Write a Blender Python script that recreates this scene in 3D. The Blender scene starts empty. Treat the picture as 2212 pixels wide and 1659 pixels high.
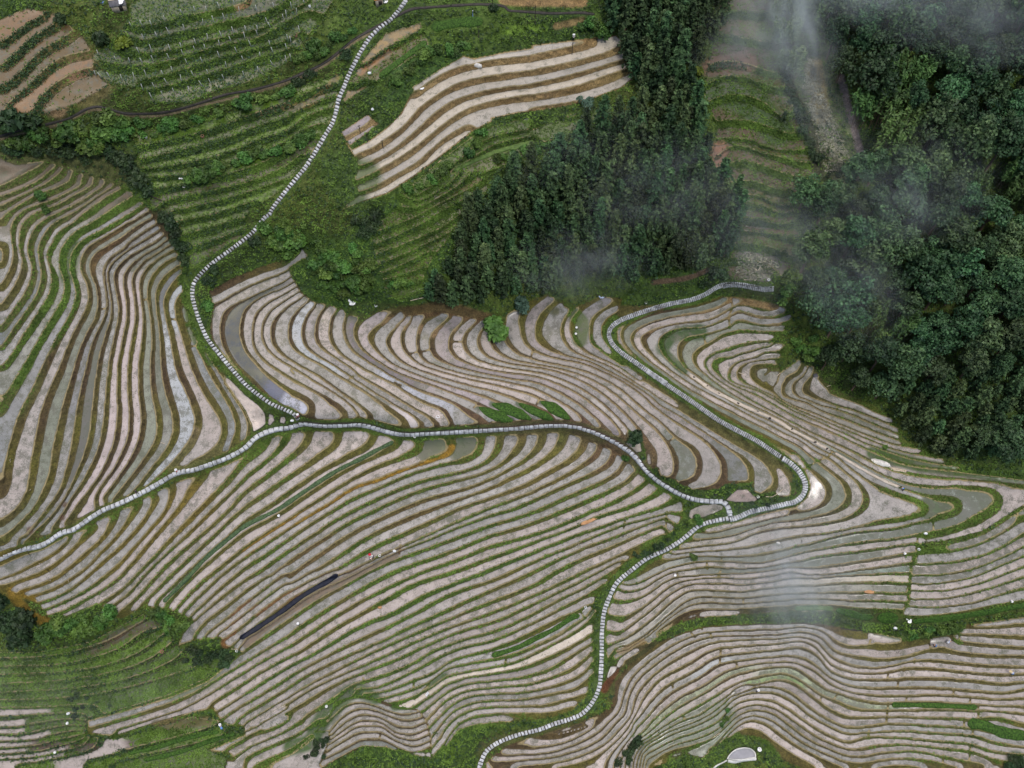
import bpy, math, random
import numpy as np
# ---------------------------------------------------------------- survey data
# Survey sheets: a letter is a row and a digit a column of 700 x 525 sheets that overlap; S converts to survey units (0.088 m each).
S = 0.31646
def T(txt):
    ox = oy = 0.0; k = S; out = []
    for t in txt.split():
        if t[0] == 'E': (ox, oy, k) = ((0,1150,.4413),(1440,1250,.4098))[int(t[1])-1]
        elif t[0].isalpha():
            ox = (int(t[1])-1)*600.0; oy = 'ABCD'.index(t[0])*450.0; k = S
        else:
            a, b = t.split(','); out.append((ox+float(a)*k, oy+float(b)*k))
    return out

REG = {}
def region(name, mask, **k):
    REG[name] = dict(mask=T(mask), lines=[], cuts=[], **k)
def L(name, lev, txt): REG[name]['lines'].append((lev, T(txt)))
def CUT(name, *txts):
    for t in txts: REG[name]['cuts'].append(T(t))

# ---- left terraces ------------------------------------------------------------------------------
region('west', 'A1 0,1210 120,1260 330,1235 450,1265 640,1335 820,1380 1010,1470 B1 1040,70 1150,180 1260,360 1350,470 1400,600 1420,700 1420,850 '
 '1450,950 1480,1080 1530,1210 1600,1290 1700,1450 C1 1720,30 1820,200 1940,420 1930,520 1800,630 1600,700 1400,770 1200,890 1000,1010 800,1070 600,1190 '
 '400,1280 200,1360 0,1430 -160,1520 B1 -160,0 A1 -160,1300', dz=.75)
for lev, t in (
 (-4.5,'B1 330,-180 200,-110 50,-30 -100,50'), (-3.5,'B1 430,-160 250,-20 0,80 -120,130'), (-2.5,'B1 460,-110 300,10 0,150 -120,220'),
 (-1.5,'B1 530,-40 400,20 280,60 100,170 20,230 -30,330 -20,450 10,560 -100,760'),
 (-.5,'B1 620,0 500,60 390,110 270,150 130,220 70,320 70,410 85,490 70,620 0,760 -90,900'),
 (.5,'B1 700,0 560,70 420,150 250,210 160,290 130,400 140,500 155,590 130,700 0,910 -90,1040'),
 (1.5,'B1 790,0 660,90 500,180 330,260 250,330 205,430 195,540 225,620 220,720 150,860 0,1080 -90,1210'),
 (2.5,'B1 870,0 740,90 600,180 450,260 370,310 310,400 275,490 290,600 300,720 260,850 100,1080 0,1230 -90,1360'),
 (3.5,'B1 960,0 880,40 760,110 640,200 540,290 440,350 390,430 355,490 350,560 375,680 375,770 340,870 150,1150 0,1380 -90,1500'),
 (4.5,'B1 1010,60 930,110 800,200 690,280 560,345 490,420 440,500 405,600 440,660 475,770 450,880 370,1020 250,1200 60,1500 0,1600'),
 (5,'B1 1080,110 900,210 700,330 570,420 505,520 500,650 525,760 520,860 440,1010 330,1190 200,1422 C1 100,170 0,350 -100,520'),
 (6,'B1 1140,150 1000,250 800,370 640,450 570,540 550,640 575,740 605,840 595,930 540,1050 450,1200 350,1422 C1 270,180 190,330 140,470 100,600 70,750 60,850 30,950 -60,1030'),
 (7,'B1 980,300 900,360 800,420 690,500 645,580 645,680 690,760 700,900 640,1040 560,1200 480,1422 C1 400,170 345,330 310,500 280,650 250,850 220,980 150,1090 0,1210 -100,1290'),
 (8,'B1 1180,260 1050,340 950,420 850,480 740,550 705,620 720,720 755,800 765,900 765,1010 700,1130 640,1250 590,1422 C1 545,170 510,300 465,480 430,650 400,830 350,960 290,1060 200,1160 50,1310 -60,1390'),
 (9,'B1 990,490 880,560 825,640 812,720 825,820 835,940 810,1030 760,1130 710,1280 680,1422 C1 640,150 610,330 595,470 570,640 530,800 470,960 380,1080 330,1150 200,1310'),
 (10,'B1 1010,490 900,570 838,650 828,720 845,820 862,940 860,1040 830,1150 800,1250 765,1422 C1 745,180 730,350 700,560 650,700 580,850 500,1000 400,1140 270,1250 180,1340'),
 (11,'B1 1230,430 1090,510 990,570 920,640 888,710 900,800 925,900 930,1000 905,1120 880,1250 850,1422 C1 830,200 815,400 780,580 720,740 650,870 560,1000 490,1120 400,1250'),
 (12,'B1 1080,570 1020,630 970,700 965,780 985,900 990,1020 965,1150 935,1300 915,1422 C1 920,250 920,420 890,590 840,720 770,850 690,950 590,1080 500,1200'),
 (13,'B1 1130,580 1080,640 1035,700 1030,780 1050,900 1060,1020 1040,1150 1015,1300 1000,1422 C1 1000,200 1015,400 1000,540 940,680 870,800 790,900 740,1000'),
 (14,'B1 1340,510 1250,560 1160,630 1105,700 1085,780 1095,900 1110,1020 1110,1150 1095,1300 1080,1422 C1 1085,200 1105,400 1080,560 1030,680 950,800 860,930 800,1000'),
 (15,'B1 1370,560 1290,600 1220,660 1165,740 1145,830 1155,930 1175,1050 1185,1200 1175,1422 C1 1190,200 1235,400 1220,560 1130,700 1020,840 930,950 870,1020'),
 (16,'B1 1390,630 1320,680 1260,740 1220,820 1210,920 1230,1050 1245,1200 1260,1422 C1 1290,170 1350,350 1360,480 1310,610 1200,750 1100,880 1050,940 1000,990'),
 (17,'B1 1405,690 1340,770 1275,900 1290,1020 1325,1150 1350,1280 1380,1422 C1 1450,150 1510,300 1530,420 1480,570 1370,700 1250,820 1130,920'),
 (18,'B1 1415,840 1370,910 1365,990 1390,1080 1430,1200 1465,1300 1500,1422 C1 1570,150 1670,300 1735,430 1720,560 1620,670 1480,740 1380,800'),
 (19,'B1 1520,1240 1560,1300 1620,1422 C1 1720,170 1800,310 1840,430 1810,560 1770,640'),
 (20,'B1 1600,1290 1660,1390 1720,1472 C1 1800,200 1900,350 1935,450 1890,570 1820,630')): L('west', lev, t)
CUT('west','B1 775,965 830,955','B1 1100,892 1145,888','B1 1305,1035 1390,1050','B1 1390,1078 1450,1080','B1 1445,1255 1510,1245','B1 920,345 945,360','C1 0,210 50,215')

# ---- hollow below the conifers, down to the spur ------------------------------------------------
region('hollow', 'B1 1610,830 1800,720 2000,640 2212,570 B2 440,480 480,540 480,570 350,680 430,830 520,900 620,920 760,960 780,1000 900,1020 1000,980 1200,950 '
 '1230,1010 1500,980 1700,1020 1850,1040 1850,1120 1990,1120 2010,1000 2080,960 B3 180,970 290,900 430,850 540,890 570,940 620,960 850,860 1010,880 980,980 '
 '900,1040 860,1100 870,1180 940,1290 1060,1400 1250,1530 1400,1640 C3 1500,330 1650,430 1900,580 2100,690 2212,760 C4 330,760 410,830 450,900 460,960 420,990 '
 '320,990 C3 2150,960 2080,970 2020,950 2010,880 1800,890 1750,930 1550,940 1440,880 1400,850 1300,830 1280,770 1190,765 1180,680 1160,560 1060,480 1030,560 '
 '920,510 780,450 620,410 400,400 0,420 C2 1870,430 1600,450 1400,460 1250,470 980,400 870,380 760,410 510,400 480,390 280,290 100,170 0,60 B1 1896,1560 '
 '1780,1460 1680,1340 1630,1200 1620,1050 1640,950', dz=.6)
for lev, t in (
 (-1,'B1 1640,860 1800,775 2000,690 2212,620 B2 420,530'),
 (0,'B1 1640,930 1690,915 1800,850 2000,750 2212,665 B2 330,640 450,570'),
 (.15,'B1 1645,1000 1635,1080 1645,1200 1700,1340 1790,1455'),
 (1,'B1 2212,740 2100,800 1950,870 1800,935 1740,985 1712,1060 1705,1160 1740,1280 1820,1400 1940,1510 C2 130,180 210,255 280,290'),
 (2,'B1 2120,820 1960,900 1895,970 1868,1070 1870,1170 1910,1290 2000,1400 C2 140,20 260,115 370,180 460,220 515,270 510,340 485,400'),
 (3,'B2 330,830 200,900 110,970 65,1060 55,1170 75,1280 140,1360 240,1432 C2 400,110 520,170 650,240 750,310 785,360 760,400'),
 (4,'B2 410,830 300,900 190,980 135,1080 130,1180 165,1260 260,1350 400,1432 C2 520,90 660,170 770,245 850,320 880,370'),
 (5,'B2 440,870 300,960 225,1040 197,1130 205,1220 270,1310 430,1412 C2 560,60 680,150 790,230 900,310 980,370'),
 (6,'B2 500,900 470,910 390,990 345,1070 340,1170 365,1250 450,1320 600,1400 C2 650,10 780,90 900,160 1020,240 1140,320 1230,400 1260,460'),
 (7,'B2 540,940 480,1010 445,1100 440,1190 475,1260 560,1330 700,1410 C2 830,80 950,160 1060,230 1180,300 1300,370 1375,430'),
 (8,'B2 720,890 620,950 565,1020 545,1110 545,1200 590,1270 700,1340 830,1430 C2 880,60 1020,140 1150,220 1280,300 1400,370 1490,430'),
 (9,'B2 710,970 670,1030 652,1120 660,1210 710,1290 830,1380 1000,1470 C2 1130,110 1250,190 1400,270 1540,330 1590,440'),
 (10,'B2 775,1000 760,1100 770,1180 810,1260 900,1340 1030,1420 C2 1200,100 1350,170 1500,220 1650,290 1780,360 1890,440'),
 (11,'B2 1000,990 880,1050 845,1100 840,1170 880,1250 980,1340 1130,1430 C2 1300,80 1450,130 1600,190 1750,250 1870,310 1990,370 2060,420'),
 (12,'B2 1190,970 1080,1060 960,1150 950,1185 1000,1270 1090,1360 1250,1440 C2 1400,80 1600,140 1800,200 1950,260 2100,330 C3 300,390 330,420'),
 (13,'B2 1230,1030 1150,1120 1090,1200 1110,1270 1180,1350 1300,1420 C2 1450,50 1650,110 1850,160 2050,220 C3 200,245 330,290 450,350 490,400'),
 (14,'B2 1240,1080 1205,1150 1205,1220 1250,1310 1350,1390 1500,1442 C2 1700,75 1900,120 2100,170 C3 316,200 450,270 560,340 630,400'),
 (15,'B2 1500,1000 1400,1040 1345,1110 1330,1200 1330,1290 1380,1360 1500,1410 1700,1470 C2 1950,90 C3 200,120 340,160 480,230 620,310 720,390 780,440'),
 (16,'B2 1590,1020 1480,1110 1430,1190 1430,1280 1470,1340 1600,1400 1800,1450 C3 154,80 350,110 520,180 680,280 800,380 880,460 930,500'),
 (17,'B2 1740,1020 1630,1110 1575,1190 1575,1270 1630,1340 1800,1410 2000,1450 C3 316,55 500,110 680,200 830,310 950,420 1030,540'),
 (18,'B2 1820,1040 1720,1120 1680,1190 1690,1270 1760,1340 1900,1390 2100,1430 C3 400,40 600,110 780,210 900,310 1010,420 1060,480'),
 (19,'B2 1840,1100 1800,1170 1800,1250 1850,1320 1980,1370 2150,1400 C3 450,8 640,70 820,170 960,280 1080,400 1180,530 1260,650 1265,740'),
 (20,'B2 1890,1120 1895,1220 1950,1300 2080,1360 B3 316,1385 500,1420 C3 650,35 820,110 960,200 1100,320 1230,430 1350,560 1420,680 1430,780 1410,840'),
 (21,'B3 100,1110 110,1200 180,1290 320,1350 500,1390 C3 680,8 850,75 1000,165 1130,280 1300,410 1440,545 1560,610 1610,700 1605,800 1550,870 1450,870'),
 (22,'B3 430,850 290,950 245,1030 240,1130 270,1230 340,1290 500,1340 680,1375 C3 830,8 1000,90 1150,190 1270,300 1400,400 1570,500 1700,600 1790,700 1800,800 1770,880 1680,930 1560,935'),
 (23,'B3 540,880 430,960 365,1050 345,1150 370,1220 450,1280 600,1330 760,1370 C3 900,20 1070,110 1240,225 1310,290 1400,335 1550,430 1720,540 1850,625 1960,700 2010,780 2015,890'),
 (24,'B3 640,960 580,1040 550,1110 560,1190 610,1270 720,1330 900,1400 C3 1050,70 1250,200 1400,295 1600,415 1760,515 1920,610 2070,690 2170,770 2205,850 2180,930 2100,965'),
 (25,'B3 850,870 700,950 620,1030 610,1120 650,1220 720,1290 900,1370 C3 1060,20 1250,140 1500,290 1750,440 2000,590 2180,700 C4 360,790 420,880 430,960'),
 (26,'B3 1010,900 850,980 780,1050 765,1130 775,1220 850,1290 980,1390 1150,1500'),
 (27,'B3 1000,970 900,1040 858,1100 862,1170 920,1260')): L('hollow', lev, t)
CUT('hollow','B2 350,1435 370,1460','B2 800,1500 830,1480','B2 1150,1530 1200,1550','B2 1260,1310 1330,1290','B2 1350,1295 1420,1275','B2 1590,1215 1670,1215','B3 305,1330 320,1280','C3 1370,560 1400,540','C3 1800,885 2000,875','C3 350,270 370,235','C2 1760,300 1800,270')

# ---- second hollow, spur nose and the fields below it -------------------------------------------
region('spur', 'B3 960,1110 1100,1040 1300,980 1600,920 1780,860 1900,870 2100,900 2212,930 B4 410,960 430,1020 340,1170 250,1210 470,1240 380,1300 300,1360 340,1440 '
 '480,1340 520,1390 590,1400 640,1490 740,1580 900,1640 C4 850,190 1080,300 1190,370 1250,460 1260,560 1400,610 1590,660 1590,700 1770,750 1700,780 2212,830 2400,900 2400,980 '
 '2212,1060 1900,1260 1600,1340 1410,1360 1390,1420 1350,1490 1330,1659 D4 1320,240 1320,380 1280,445 1000,450 750,445 430,465 0,480 D3 1896,490 1600,505 1450,545 '
 '1250,680 1040,850 880,1000 880,940 960,740 890,830 870,700 870,450 900,330 1000,220 1030,200 1100,130 C3 1100,1600 1200,1500 1350,1400 1500,1310 1600,1240 '
 '1850,1170 C4 0,1170 250,1100 440,1060 530,980 550,900 520,800 430,730 300,640 150,540 0,460 C3 1896,480 1700,350 1500,210 1300,70 B3 1200,1420 1050,1310 970,1220', dz=.65)
for lev, t in (
 (1,'B3 1780,870 1650,920 1440,965 1250,1000 1100,1060 1010,1110 1003,1180 1060,1270 1180,1370 1330,1475 C3 1500,180 1700,300 1900,410 2212,570 C4 450,650 520,720 550,765 640,840 700,900 715,960 690,1030 600,1080 450,1110 E2 1000,60 850,95 720,125 640,120'),
 (2,'B3 1850,900 1700,970 1400,1020 1200,1080 1110,1130 1075,1190 1100,1250 1200,1350 1350,1460 C3 1500,145 1600,200 1750,285 2000,410 2212,520 C4 480,605 560,670 630,725 730,800 830,880 870,970 850,1050 750,1110 600,1140 E2 1269,45 1100,62 1000,90 850,140 700,160 560,180'),
 (3,'B3 2212,955 2100,970 1950,930 1860,950 1700,1040 1420,1080 1230,1130 1155,1190 1170,1240 1260,1340 1400,1450 C3 1550,125 1700,205 1850,285 2000,365 2212,475 C4 500,565 600,640 720,700 850,810 960,910 1000,1000 980,1070 880,1140 700,1190 E2 1269,85 1150,92 1000,120 850,180 700,200 500,230'),
 (4,'B4 420,980 316,1020 150,1020 B3 1900,980 1860,1005 1750,1060 1650,1100 1450,1110 1340,1150 1295,1210 1310,1280 1400,1390 1520,1480 C3 1650,145 1800,225 1950,310 2212,435 C4 500,535 660,635 770,680 900,790 1050,890 1250,965 1400,1015 1465,1070 1450,1120 1300,1170 1000,1215 700,1275 E2 1269,142 1100,175 950,210 800,225 620,240'),
 (5,'B4 430,1040 316,1080 150,1085 B3 1900,1050 1830,1105 1650,1160 1500,1195 1450,1250 1445,1320 1480,1400 1600,1490 1720,1570 C3 1800,200 1950,285 2212,400 C4 500,505 700,620 900,735 1100,845 1250,915 1440,980 1650,1000 1722,1050 1700,1110 1520,1160 1350,1190 1200,1235 900,1260 E2 1269,200 1100,238 950,262 800,268 640,260 500,280 420,305 300,370 210,410'),
 (6,'B4 350,1135 150,1140 B3 1950,1130 1800,1150 1700,1220 1600,1275 1560,1330 1580,1400 1680,1490 1800,1580 C4 4,225 200,325 380,420 600,540 800,640 1100,810 1300,890 1500,915 1800,908 1950,930 2020,990 1990,1070 1850,1160 1600,1250 1400,1285 1200,1322 1000,1338 700,1385 E2 1269,242 1150,275 1000,307 790,290 600,305 500,330 400,370 300,420'),
 (7,'B4 250,1215 100,1230 B3 1850,1270 1700,1320 1645,1370 1660,1430 1760,1520 C3 1880,168 C4 100,245 200,300 400,405 600,510 850,625 1050,725 1160,770 1300,805 1500,840 1800,862 2212,900 2400,930'),
 (7,'C4 1390,1345 1000,1402 600,1452 E2 1269,290 1100,318 1000,335 850,338 700,325 600,340 480,362 380,410'),
 (8,'B3 1880,1330 1740,1350 1700,1400 1760,1480 C4 0,140 150,205 300,290 500,395 700,475 900,570 1100,660 1300,735 1700,790 2212,860'),
 (8,'C4 1380,1420 1000,1485 600,1540 E2 1200,330 1000,357 790,372 650,381 520,387 430,425'),
 (9,'B4 470,1235 380,1288 200,1300 B3 2050,1335 1900,1375 1840,1430 1825,1500 1850,1530 C4 150,165 280,235 400,310 600,400 800,490 1000,580 1200,650 1500,730 1770,765'),
 (9,'C4 1340,1500 1000,1550 600,1600 E2 1200,360 1050,385 900,398 780,390 640,397 500,432 380,522 280,600 180,660'),
 (10,'B4 470,1260 380,1330 250,1352 100,1372 20,1412 0,1450 10,1500 60,1540 180,1590 C4 300,225 430,300 650,395 850,475 1050,560 1250,635 1590,695'),
 (10,'D4 1330,155 1000,165 700,180 E2 1200,395 1050,420 900,432 750,425 600,432 480,490 380,570 280,650 160,740'),
 (11,'B4 280,1388 180,1380 120,1400 100,1440 115,1500 180,1560 280,1620 C4 390,275 600,350 800,435 1000,515 1200,580 1380,613'),
 (11,'D4 1310,235 900,228 600,250 E2 1200,440 1050,455 900,475 760,470 600,467 480,540 370,640 250,730 100,805'),
 (12,'B4 520,1395 490,1460 400,1510 352,1560 350,1630 C4 420,230 520,255 650,325 850,400 1050,480 1260,560'),
 (12,'D4 1310,318 900,305 600,310 E2 1122,492 900,515 720,505 600,520 480,610 350,720 220,810'),
 (13,'B4 545,1410 510,1470 440,1530 425,1580 C4 450,205 520,235 650,285 760,310 900,360 1100,450 1250,510'),
 (13,'D4 1300,377 900,370 500,352 E2 1122,530 900,547 700,540 590,560 450,650 350,740 240,800'),
 (14,'B4 590,1410 585,1470 520,1540 510,1600 C4 560,215 650,245 770,290 900,325 1050,380 1235,455'),
 (14,'D4 1280,440 1000,435 800,410 600,402 E2 1122,562 1000,570 800,580 640,582 540,612 420,690 310,770 170,870'),
 (15,'B4 620,1490 700,1560 C4 720,180 850,232 950,272 1080,342 1180,378'),
 (15,'D4 1000,455 750,448 430,468 E2 1100,612 900,622 640,642 480,722 330,822 200,895')): L('spur', lev, t)
for t in ('B3 1700,865 1560,915 1400,945 1200,990 1050,1060 968,1130 978,1210 1030,1290 1150,1390 1260,1480','C4 440,690 500,770 560,850 615,920 630,980 585,1040 500,1075','E2 1180,12 1000,40 840,75 700,105'): L('spur', .5, t)
CUT('spur','C4 510,780 620,712 700,682 735,640','B3 1850,895 1860,950 1830,1020 1840,1110','B3 1640,1180 1650,1230','C4 1510,1160 1515,1250','C4 1395,1290 1380,1400','B4 220,1530 270,1590','B4 215,1470 260,1430 330,1440 310,1520 270,1575','C4 770,290 770,310','E2 785,275 785,300','E2 697,305 700,340','E2 780,350 765,390','E2 915,515 915,545','E2 535,620 545,665','E2 520,365 525,390','C4 280,180 380,290')

# ---- right of the cross bund --------------------------------------------------------------------
region('east', 'C4 1400,1390 1600,1360 1900,1270 2212,1070 2400,950 D4 2400,320 2212,380 1950,420 1700,470 1450,500 1270,500 1260,480 1320,380 1330,250 1340,100 C4 1360,1500', dz=.6)
for lev, t in (
 (0,'C4 1400,1370 1600,1350 1900,1265 2212,1060'), (1,'C4 1390,1430 1700,1400 2000,1290 2212,1150 2350,1060'), (2,'C4 1360,1510 1700,1490 2000,1400 2212,1270 2350,1180'),
 (3,'C4 1350,1600 1600,1590 1900,1520 2212,1370 2350,1280'), (4,'D4 1350,240 1500,240 1800,190 2050,90 2212,20 2350,-40'), (5,'D4 1350,290 1600,290 1850,240 2050,170 2212,100 2350,30'),
 (6,'D4 1370,360 1600,350 1850,300 2050,240 2212,180 2350,120'), (7,'D4 1320,410 1500,420 1800,390 2000,330 2212,270 2350,210'), (8,'D4 1270,490 1450,490 1700,460 1950,410 2212,370 2350,330')): L('east', lev, t)

# ---- the long sweep below the ridge path --------------------------------------------------------
region('sweep', 'C1 -160,1580 0,1510 200,1420 500,1285 700,1185 1000,1050 1300,890 1500,820 1750,730 1900,640 2060,540 C2 180,530 300,490 480,465 700,470 900,465 '
 '1050,495 1180,535 1350,545 1600,515 1896,505 2212,495 C3 560,475 700,525 900,605 1010,670 1090,740 1140,800 1240,880 1390,970 1470,1010 1490,1060 1470,1170 1400,1260 '
 '1330,1290 1200,1400 1020,1500 900,1650 D3 860,260 780,420 820,440 800,520 790,640 800,900 790,960 740,1100 620,1220 510,1260 0,1330 D2 1896,1340 1650,1370 1540,1520 '
 '1440,1600 1350,1570 1100,1510 900,1500 700,1590 600,1659 500,1800 -100,1800 D1 1700,1659 1780,1560 1600,1520 1880,1400 1870,1340 1720,1330 1640,1200 1480,1240 1200,1320 '
 '900,1420 680,1400 670,1290 1000,1200 1300,1110 1600,980 1760,850 1860,770 1740,720 1700,660 1500,680 1370,720 1400,620 1480,520 1300,440 1110,420 930,510 840,460 '
 '750,400 380,560 370,500 250,350 60,300 0,260 -160,300', dz=.65)
for lev, t in (
 (-6.5,'E1 -80,620 60,560 170,500 280,440 360,370'), (-6,'E1 -80,650 0,600 100,560 200,510 300,455 370,400 395,350'), (-5,'E1 -60,660 10,640 120,605 240,560 350,480 450,390 540,310'),
 (-4,'E1 100,670 200,640 300,600 400,525 500,440 600,340 655,230'), (-3,'E1 150,700 300,650 400,595 480,540 560,450 650,360 740,240 790,170'),
 (-2,'E1 190,735 260,720 380,665 460,600 560,510 680,410 780,300 875,150'), (-1,'E1 240,775 420,695 520,635 640,540 740,430 830,330 920,225 970,90'),
 (0,'E1 200,805 320,790 470,712 600,640 720,525 860,355 1000,190 1095,60 1150,10'), (.5,'E1 290,840 400,790 500,730 610,655'),
 (1,'C2 190,545 130,630 0,720 E1 1269,60 1110,220 1000,330 850,490 750,590 640,690 540,750'),
 (2,'C2 340,505 280,600 150,720 0,840 E1 1269,130 1180,210 1050,340 900,475 790,585 700,690 590,765'),
 (3,'C2 500,505 450,600 300,720 150,840 0,950 E1 1269,220 1100,370 980,470 870,580 760,700 640,810'),
 (4,'C2 720,505 700,580 550,700 350,830 150,970 0,1070 E1 1269,275 1130,410 1000,530 850,675 740,790'),
 (5,'C2 1000,505 950,600 800,680 600,780 400,910 200,1055 0,1180 E1 1269,365 1130,480 1000,595 860,730'),
 (6,'C2 1190,565 1150,612 950,700 750,800 500,960 250,1130 0,1260 C1 1750,1370 1600,1500 D1 1450,215 1280,400'),
 (7,'C2 1350,575 1330,640 1200,690 1000,760 800,870 600,990 400,1120 200,1250 0,1385 D1 1750,80 1550,240 1380,410'),
 (8,'C2 1600,575 1580,650 1480,700 1200,790 1000,870 850,910 650,1040 450,1160 250,1290 0,1455 D1 1700,180 1420,450'),
 (9,'C2 1830,545 1800,650 1700,710 1500,742 1250,820 1000,930 800,1020 600,1140 400,1270 200,1410 0,1540 D1 1700,280 1460,500'),
 (10,'C2 1970,535 1950,620 1880,710 1700,790 1400,860 1150,950 950,1040 700,1170 500,1300 300,1430 100,1570 D1 1750,310 1500,520'),
 (10.5,'D1 1370,700 1450,640 1560,500 1700,400 1900,240'), (11.5,'D1 1530,660 1600,580 1800,425 2000,265 2212,110'), (12.5,'D1 1600,660 1800,505 2000,345 2212,195'),
 (13.5,'D1 1690,650 1850,535 2050,380 2212,260'), (14.5,'D1 1750,700 1850,630 2000,510 2212,350'),
 (11,'C2 2150,535 2110,620 2000,720 1850,800 1600,870 1300,960 1050,1070 800,1190 600,1320 400,1450 D2 200,178'),
 (12,'C3 400,515 380,600 280,690 150,770 0,850 C2 1700,930 1400,1010 1150,1110 900,1230 700,1350 500,1490 D2 330,200'),
 (13,'C3 560,515 530,600 450,680 300,770 100,870 C2 1896,920 1700,990 1450,1080 1200,1180 950,1300 750,1430 550,1560'),
 (14,'C3 730,545 700,630 600,720 450,800 250,910 0,1000 C2 1650,1080 1400,1200 1150,1310 900,1430 700,1560'),
 (15,'C3 840,595 810,670 700,750 550,840 300,960 0,1075 C2 1650,1180 1400,1290 1200,1385 1000,1470 800,1570'),
 (16,'C3 940,635 930,720 830,790 650,870 400,980 150,1090 C2 1896,1130 1600,1235 1400,1320 1190,1400 1000,1500 820,1600 D2 500,330 200,540 0,660'),
 (17,'C3 1020,725 980,800 850,880 600,990 350,1100 0,1210 C2 1650,1300 1400,1390 1200,1460 1000,1540 800,1650 D2 600,340 300,540 0,745'),
 (17.5,'D1 690,1310 950,1240 1250,1140 1500,1040 1700,920 1900,800 2212,605'), (18.5,'D1 730,1390 1000,1310 1300,1220 1500,1130 1700,1000 1900,875 2212,690'),
 (19.5,'D1 920,1390 1200,1290 1450,1210 1600,1130 1800,1010 2000,890 2212,770'), (20.5,'D1 1660,1195 1850,1080 2000,970 2212,850'), (21.5,'D1 1700,1250 1900,1120 2212,930'),
 (22.5,'D1 1740,1310 1900,1200 2212,1020'), (23.5,'D1 1860,1310 2050,1200 2212,1110'), (24.5,'D1 1890,1370 2100,1255 2212,1190'), (25.5,'D1 1610,1520 1900,1395 2212,1270'), (26.5,'D1 1780,1540 2000,1450 2212,1350'),
 (18,'C3 1110,805 1050,870 900,950 650,1060 400,1160 150,1250 C2 1896,1290 1650,1390 1400,1480 1150,1570 D2 900,280 600,460 300,660'),
 (19,'C3 1190,885 1130,930 950,1030 750,1120 500,1230 250,1310 0,1370 C2 1650,1470 1400,1560 D2 1150,250 900,370 600,550 330,730'),
 (20,'C3 1310,945 1200,1010 1000,1090 820,1140 650,1220 400,1310 150,1410 C2 1896,1460 1600,1570 D2 1300,240 1000,410 700,580 400,780'),
 (21,'C3 1440,1010 1300,1075 1050,1150 850,1230 700,1270 500,1350 250,1450 0,1550 D2 1800,170 1400,330 1150,470 900,560 600,740 300,900 0,1090'),
 (22,'C3 1400,1110 1200,1160 1030,1200 850,1270 600,1380 350,1480 100,1600 D2 1896,218 1600,310 1300,470 1000,620 700,760 400,920 200,1050 0,1170'),
 (23,'C3 1350,1140 1100,1240 900,1320 700,1390 500,1480 300,1580 D3 0,290 D2 1600,430 1300,560 1100,660 800,790 500,930 250,1090 0,1240'),
 (24,'C3 1320,1210 1100,1300 900,1390 700,1470 500,1570 D3 300,270 0,380 D2 1600,500 1350,605 1100,710 850,830 550,990 300,1130 0,1305'),
 (25,'C3 1330,1280 1100,1390 900,1490 700,1580 D3 600,210 300,340 0,465 D2 1600,570 1300,690 1000,830 800,915 500,1050 300,1175 0,1370'),
 (26,'D3 1020,50 950,80 750,185 500,310 250,430 0,540 D2 1700,590 1400,710 1200,805 950,905 700,1010 450,1160 250,1265 0,1425'),
 (27,'D3 1000,100 900,160 750,250 500,375 250,510 0,615 D2 1700,665 1450,760 1250,875 1000,970 880,1000'),
 (28,'D3 870,240 750,320 550,425 300,550 0,680 D2 1700,720 1500,800 1350,885 1200,960 1000,1045 850,1050'),
 (29,'D3 650,462 550,500 400,570 200,670 0,745 D2 1600,830 1450,930 1300,985 1100,1060 900,1085'),
 (30,'D3 760,475 700,520 500,655 300,745 200,785 0,825 D2 1700,860 1550,895 1430,985 1300,1050 1100,1110 1000,1130'),
 (31,'D3 805,455 700,565 550,655 400,735 200,835 0,885 D2 1700,922 1550,955 1440,1030 1250,1130 1100,1160'),
 (32,'D3 795,620 650,712 450,812 250,885 0,935 D2 1700,965 1550,1015 1450,1090'),
 (33,'D3 785,690 600,805 450,900 250,960 0,990 D2 1700,1012 1560,1070 1450,1155 1370,1220'),
 (34,'D3 785,760 650,880 500,950 300,1010 0,1040 D2 1700,1070 1560,1130 1470,1210 1400,1290'),
 (35,'D3 785,840 700,940 550,1010 300,1070 0,1090 D2 1720,1110 1600,1170 1520,1240 1440,1320'),
 (36,'D3 790,930 650,1050 500,1080 250,1130 0,1140 D2 1750,1160 1620,1210 1540,1280 1480,1370'),
 (37,'D3 740,1090 600,1130 400,1180 0,1190 D2 1750,1210 1640,1260 1560,1330 1500,1430'),
 (38,'D3 640,1190 500,1230 300,1240 0,1245 D2 1760,1265 1650,1315 1580,1395 1520,1490 1450,1560'),
 (39,'D3 520,1270 300,1300 0,1320 D2 1700,1350 1600,1420 1540,1530 1440,1600'),
 (27,'D2 450,1300 330,1360 150,1440 0,1500'), (28,'D2 560,1290 400,1400 200,1490 0,1580'), (29,'D2 510,1400 350,1520 150,1610 50,1659')): L('sweep', lev, t)
CUT('sweep','D2 905,965 915,1000','D2 850,1020 830,1060','D3 690,455 710,490','D2 2005,825 2005,860','C2 1195,1360 1185,1430','C3 1490,1080 1500,1140','C3 1030,1180 1020,1230','C3 1350,1110 1345,1260','D2 1300,975 1290,1060','D2 1420,1010 1300,1130','D3 105,840 110,870')

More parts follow.
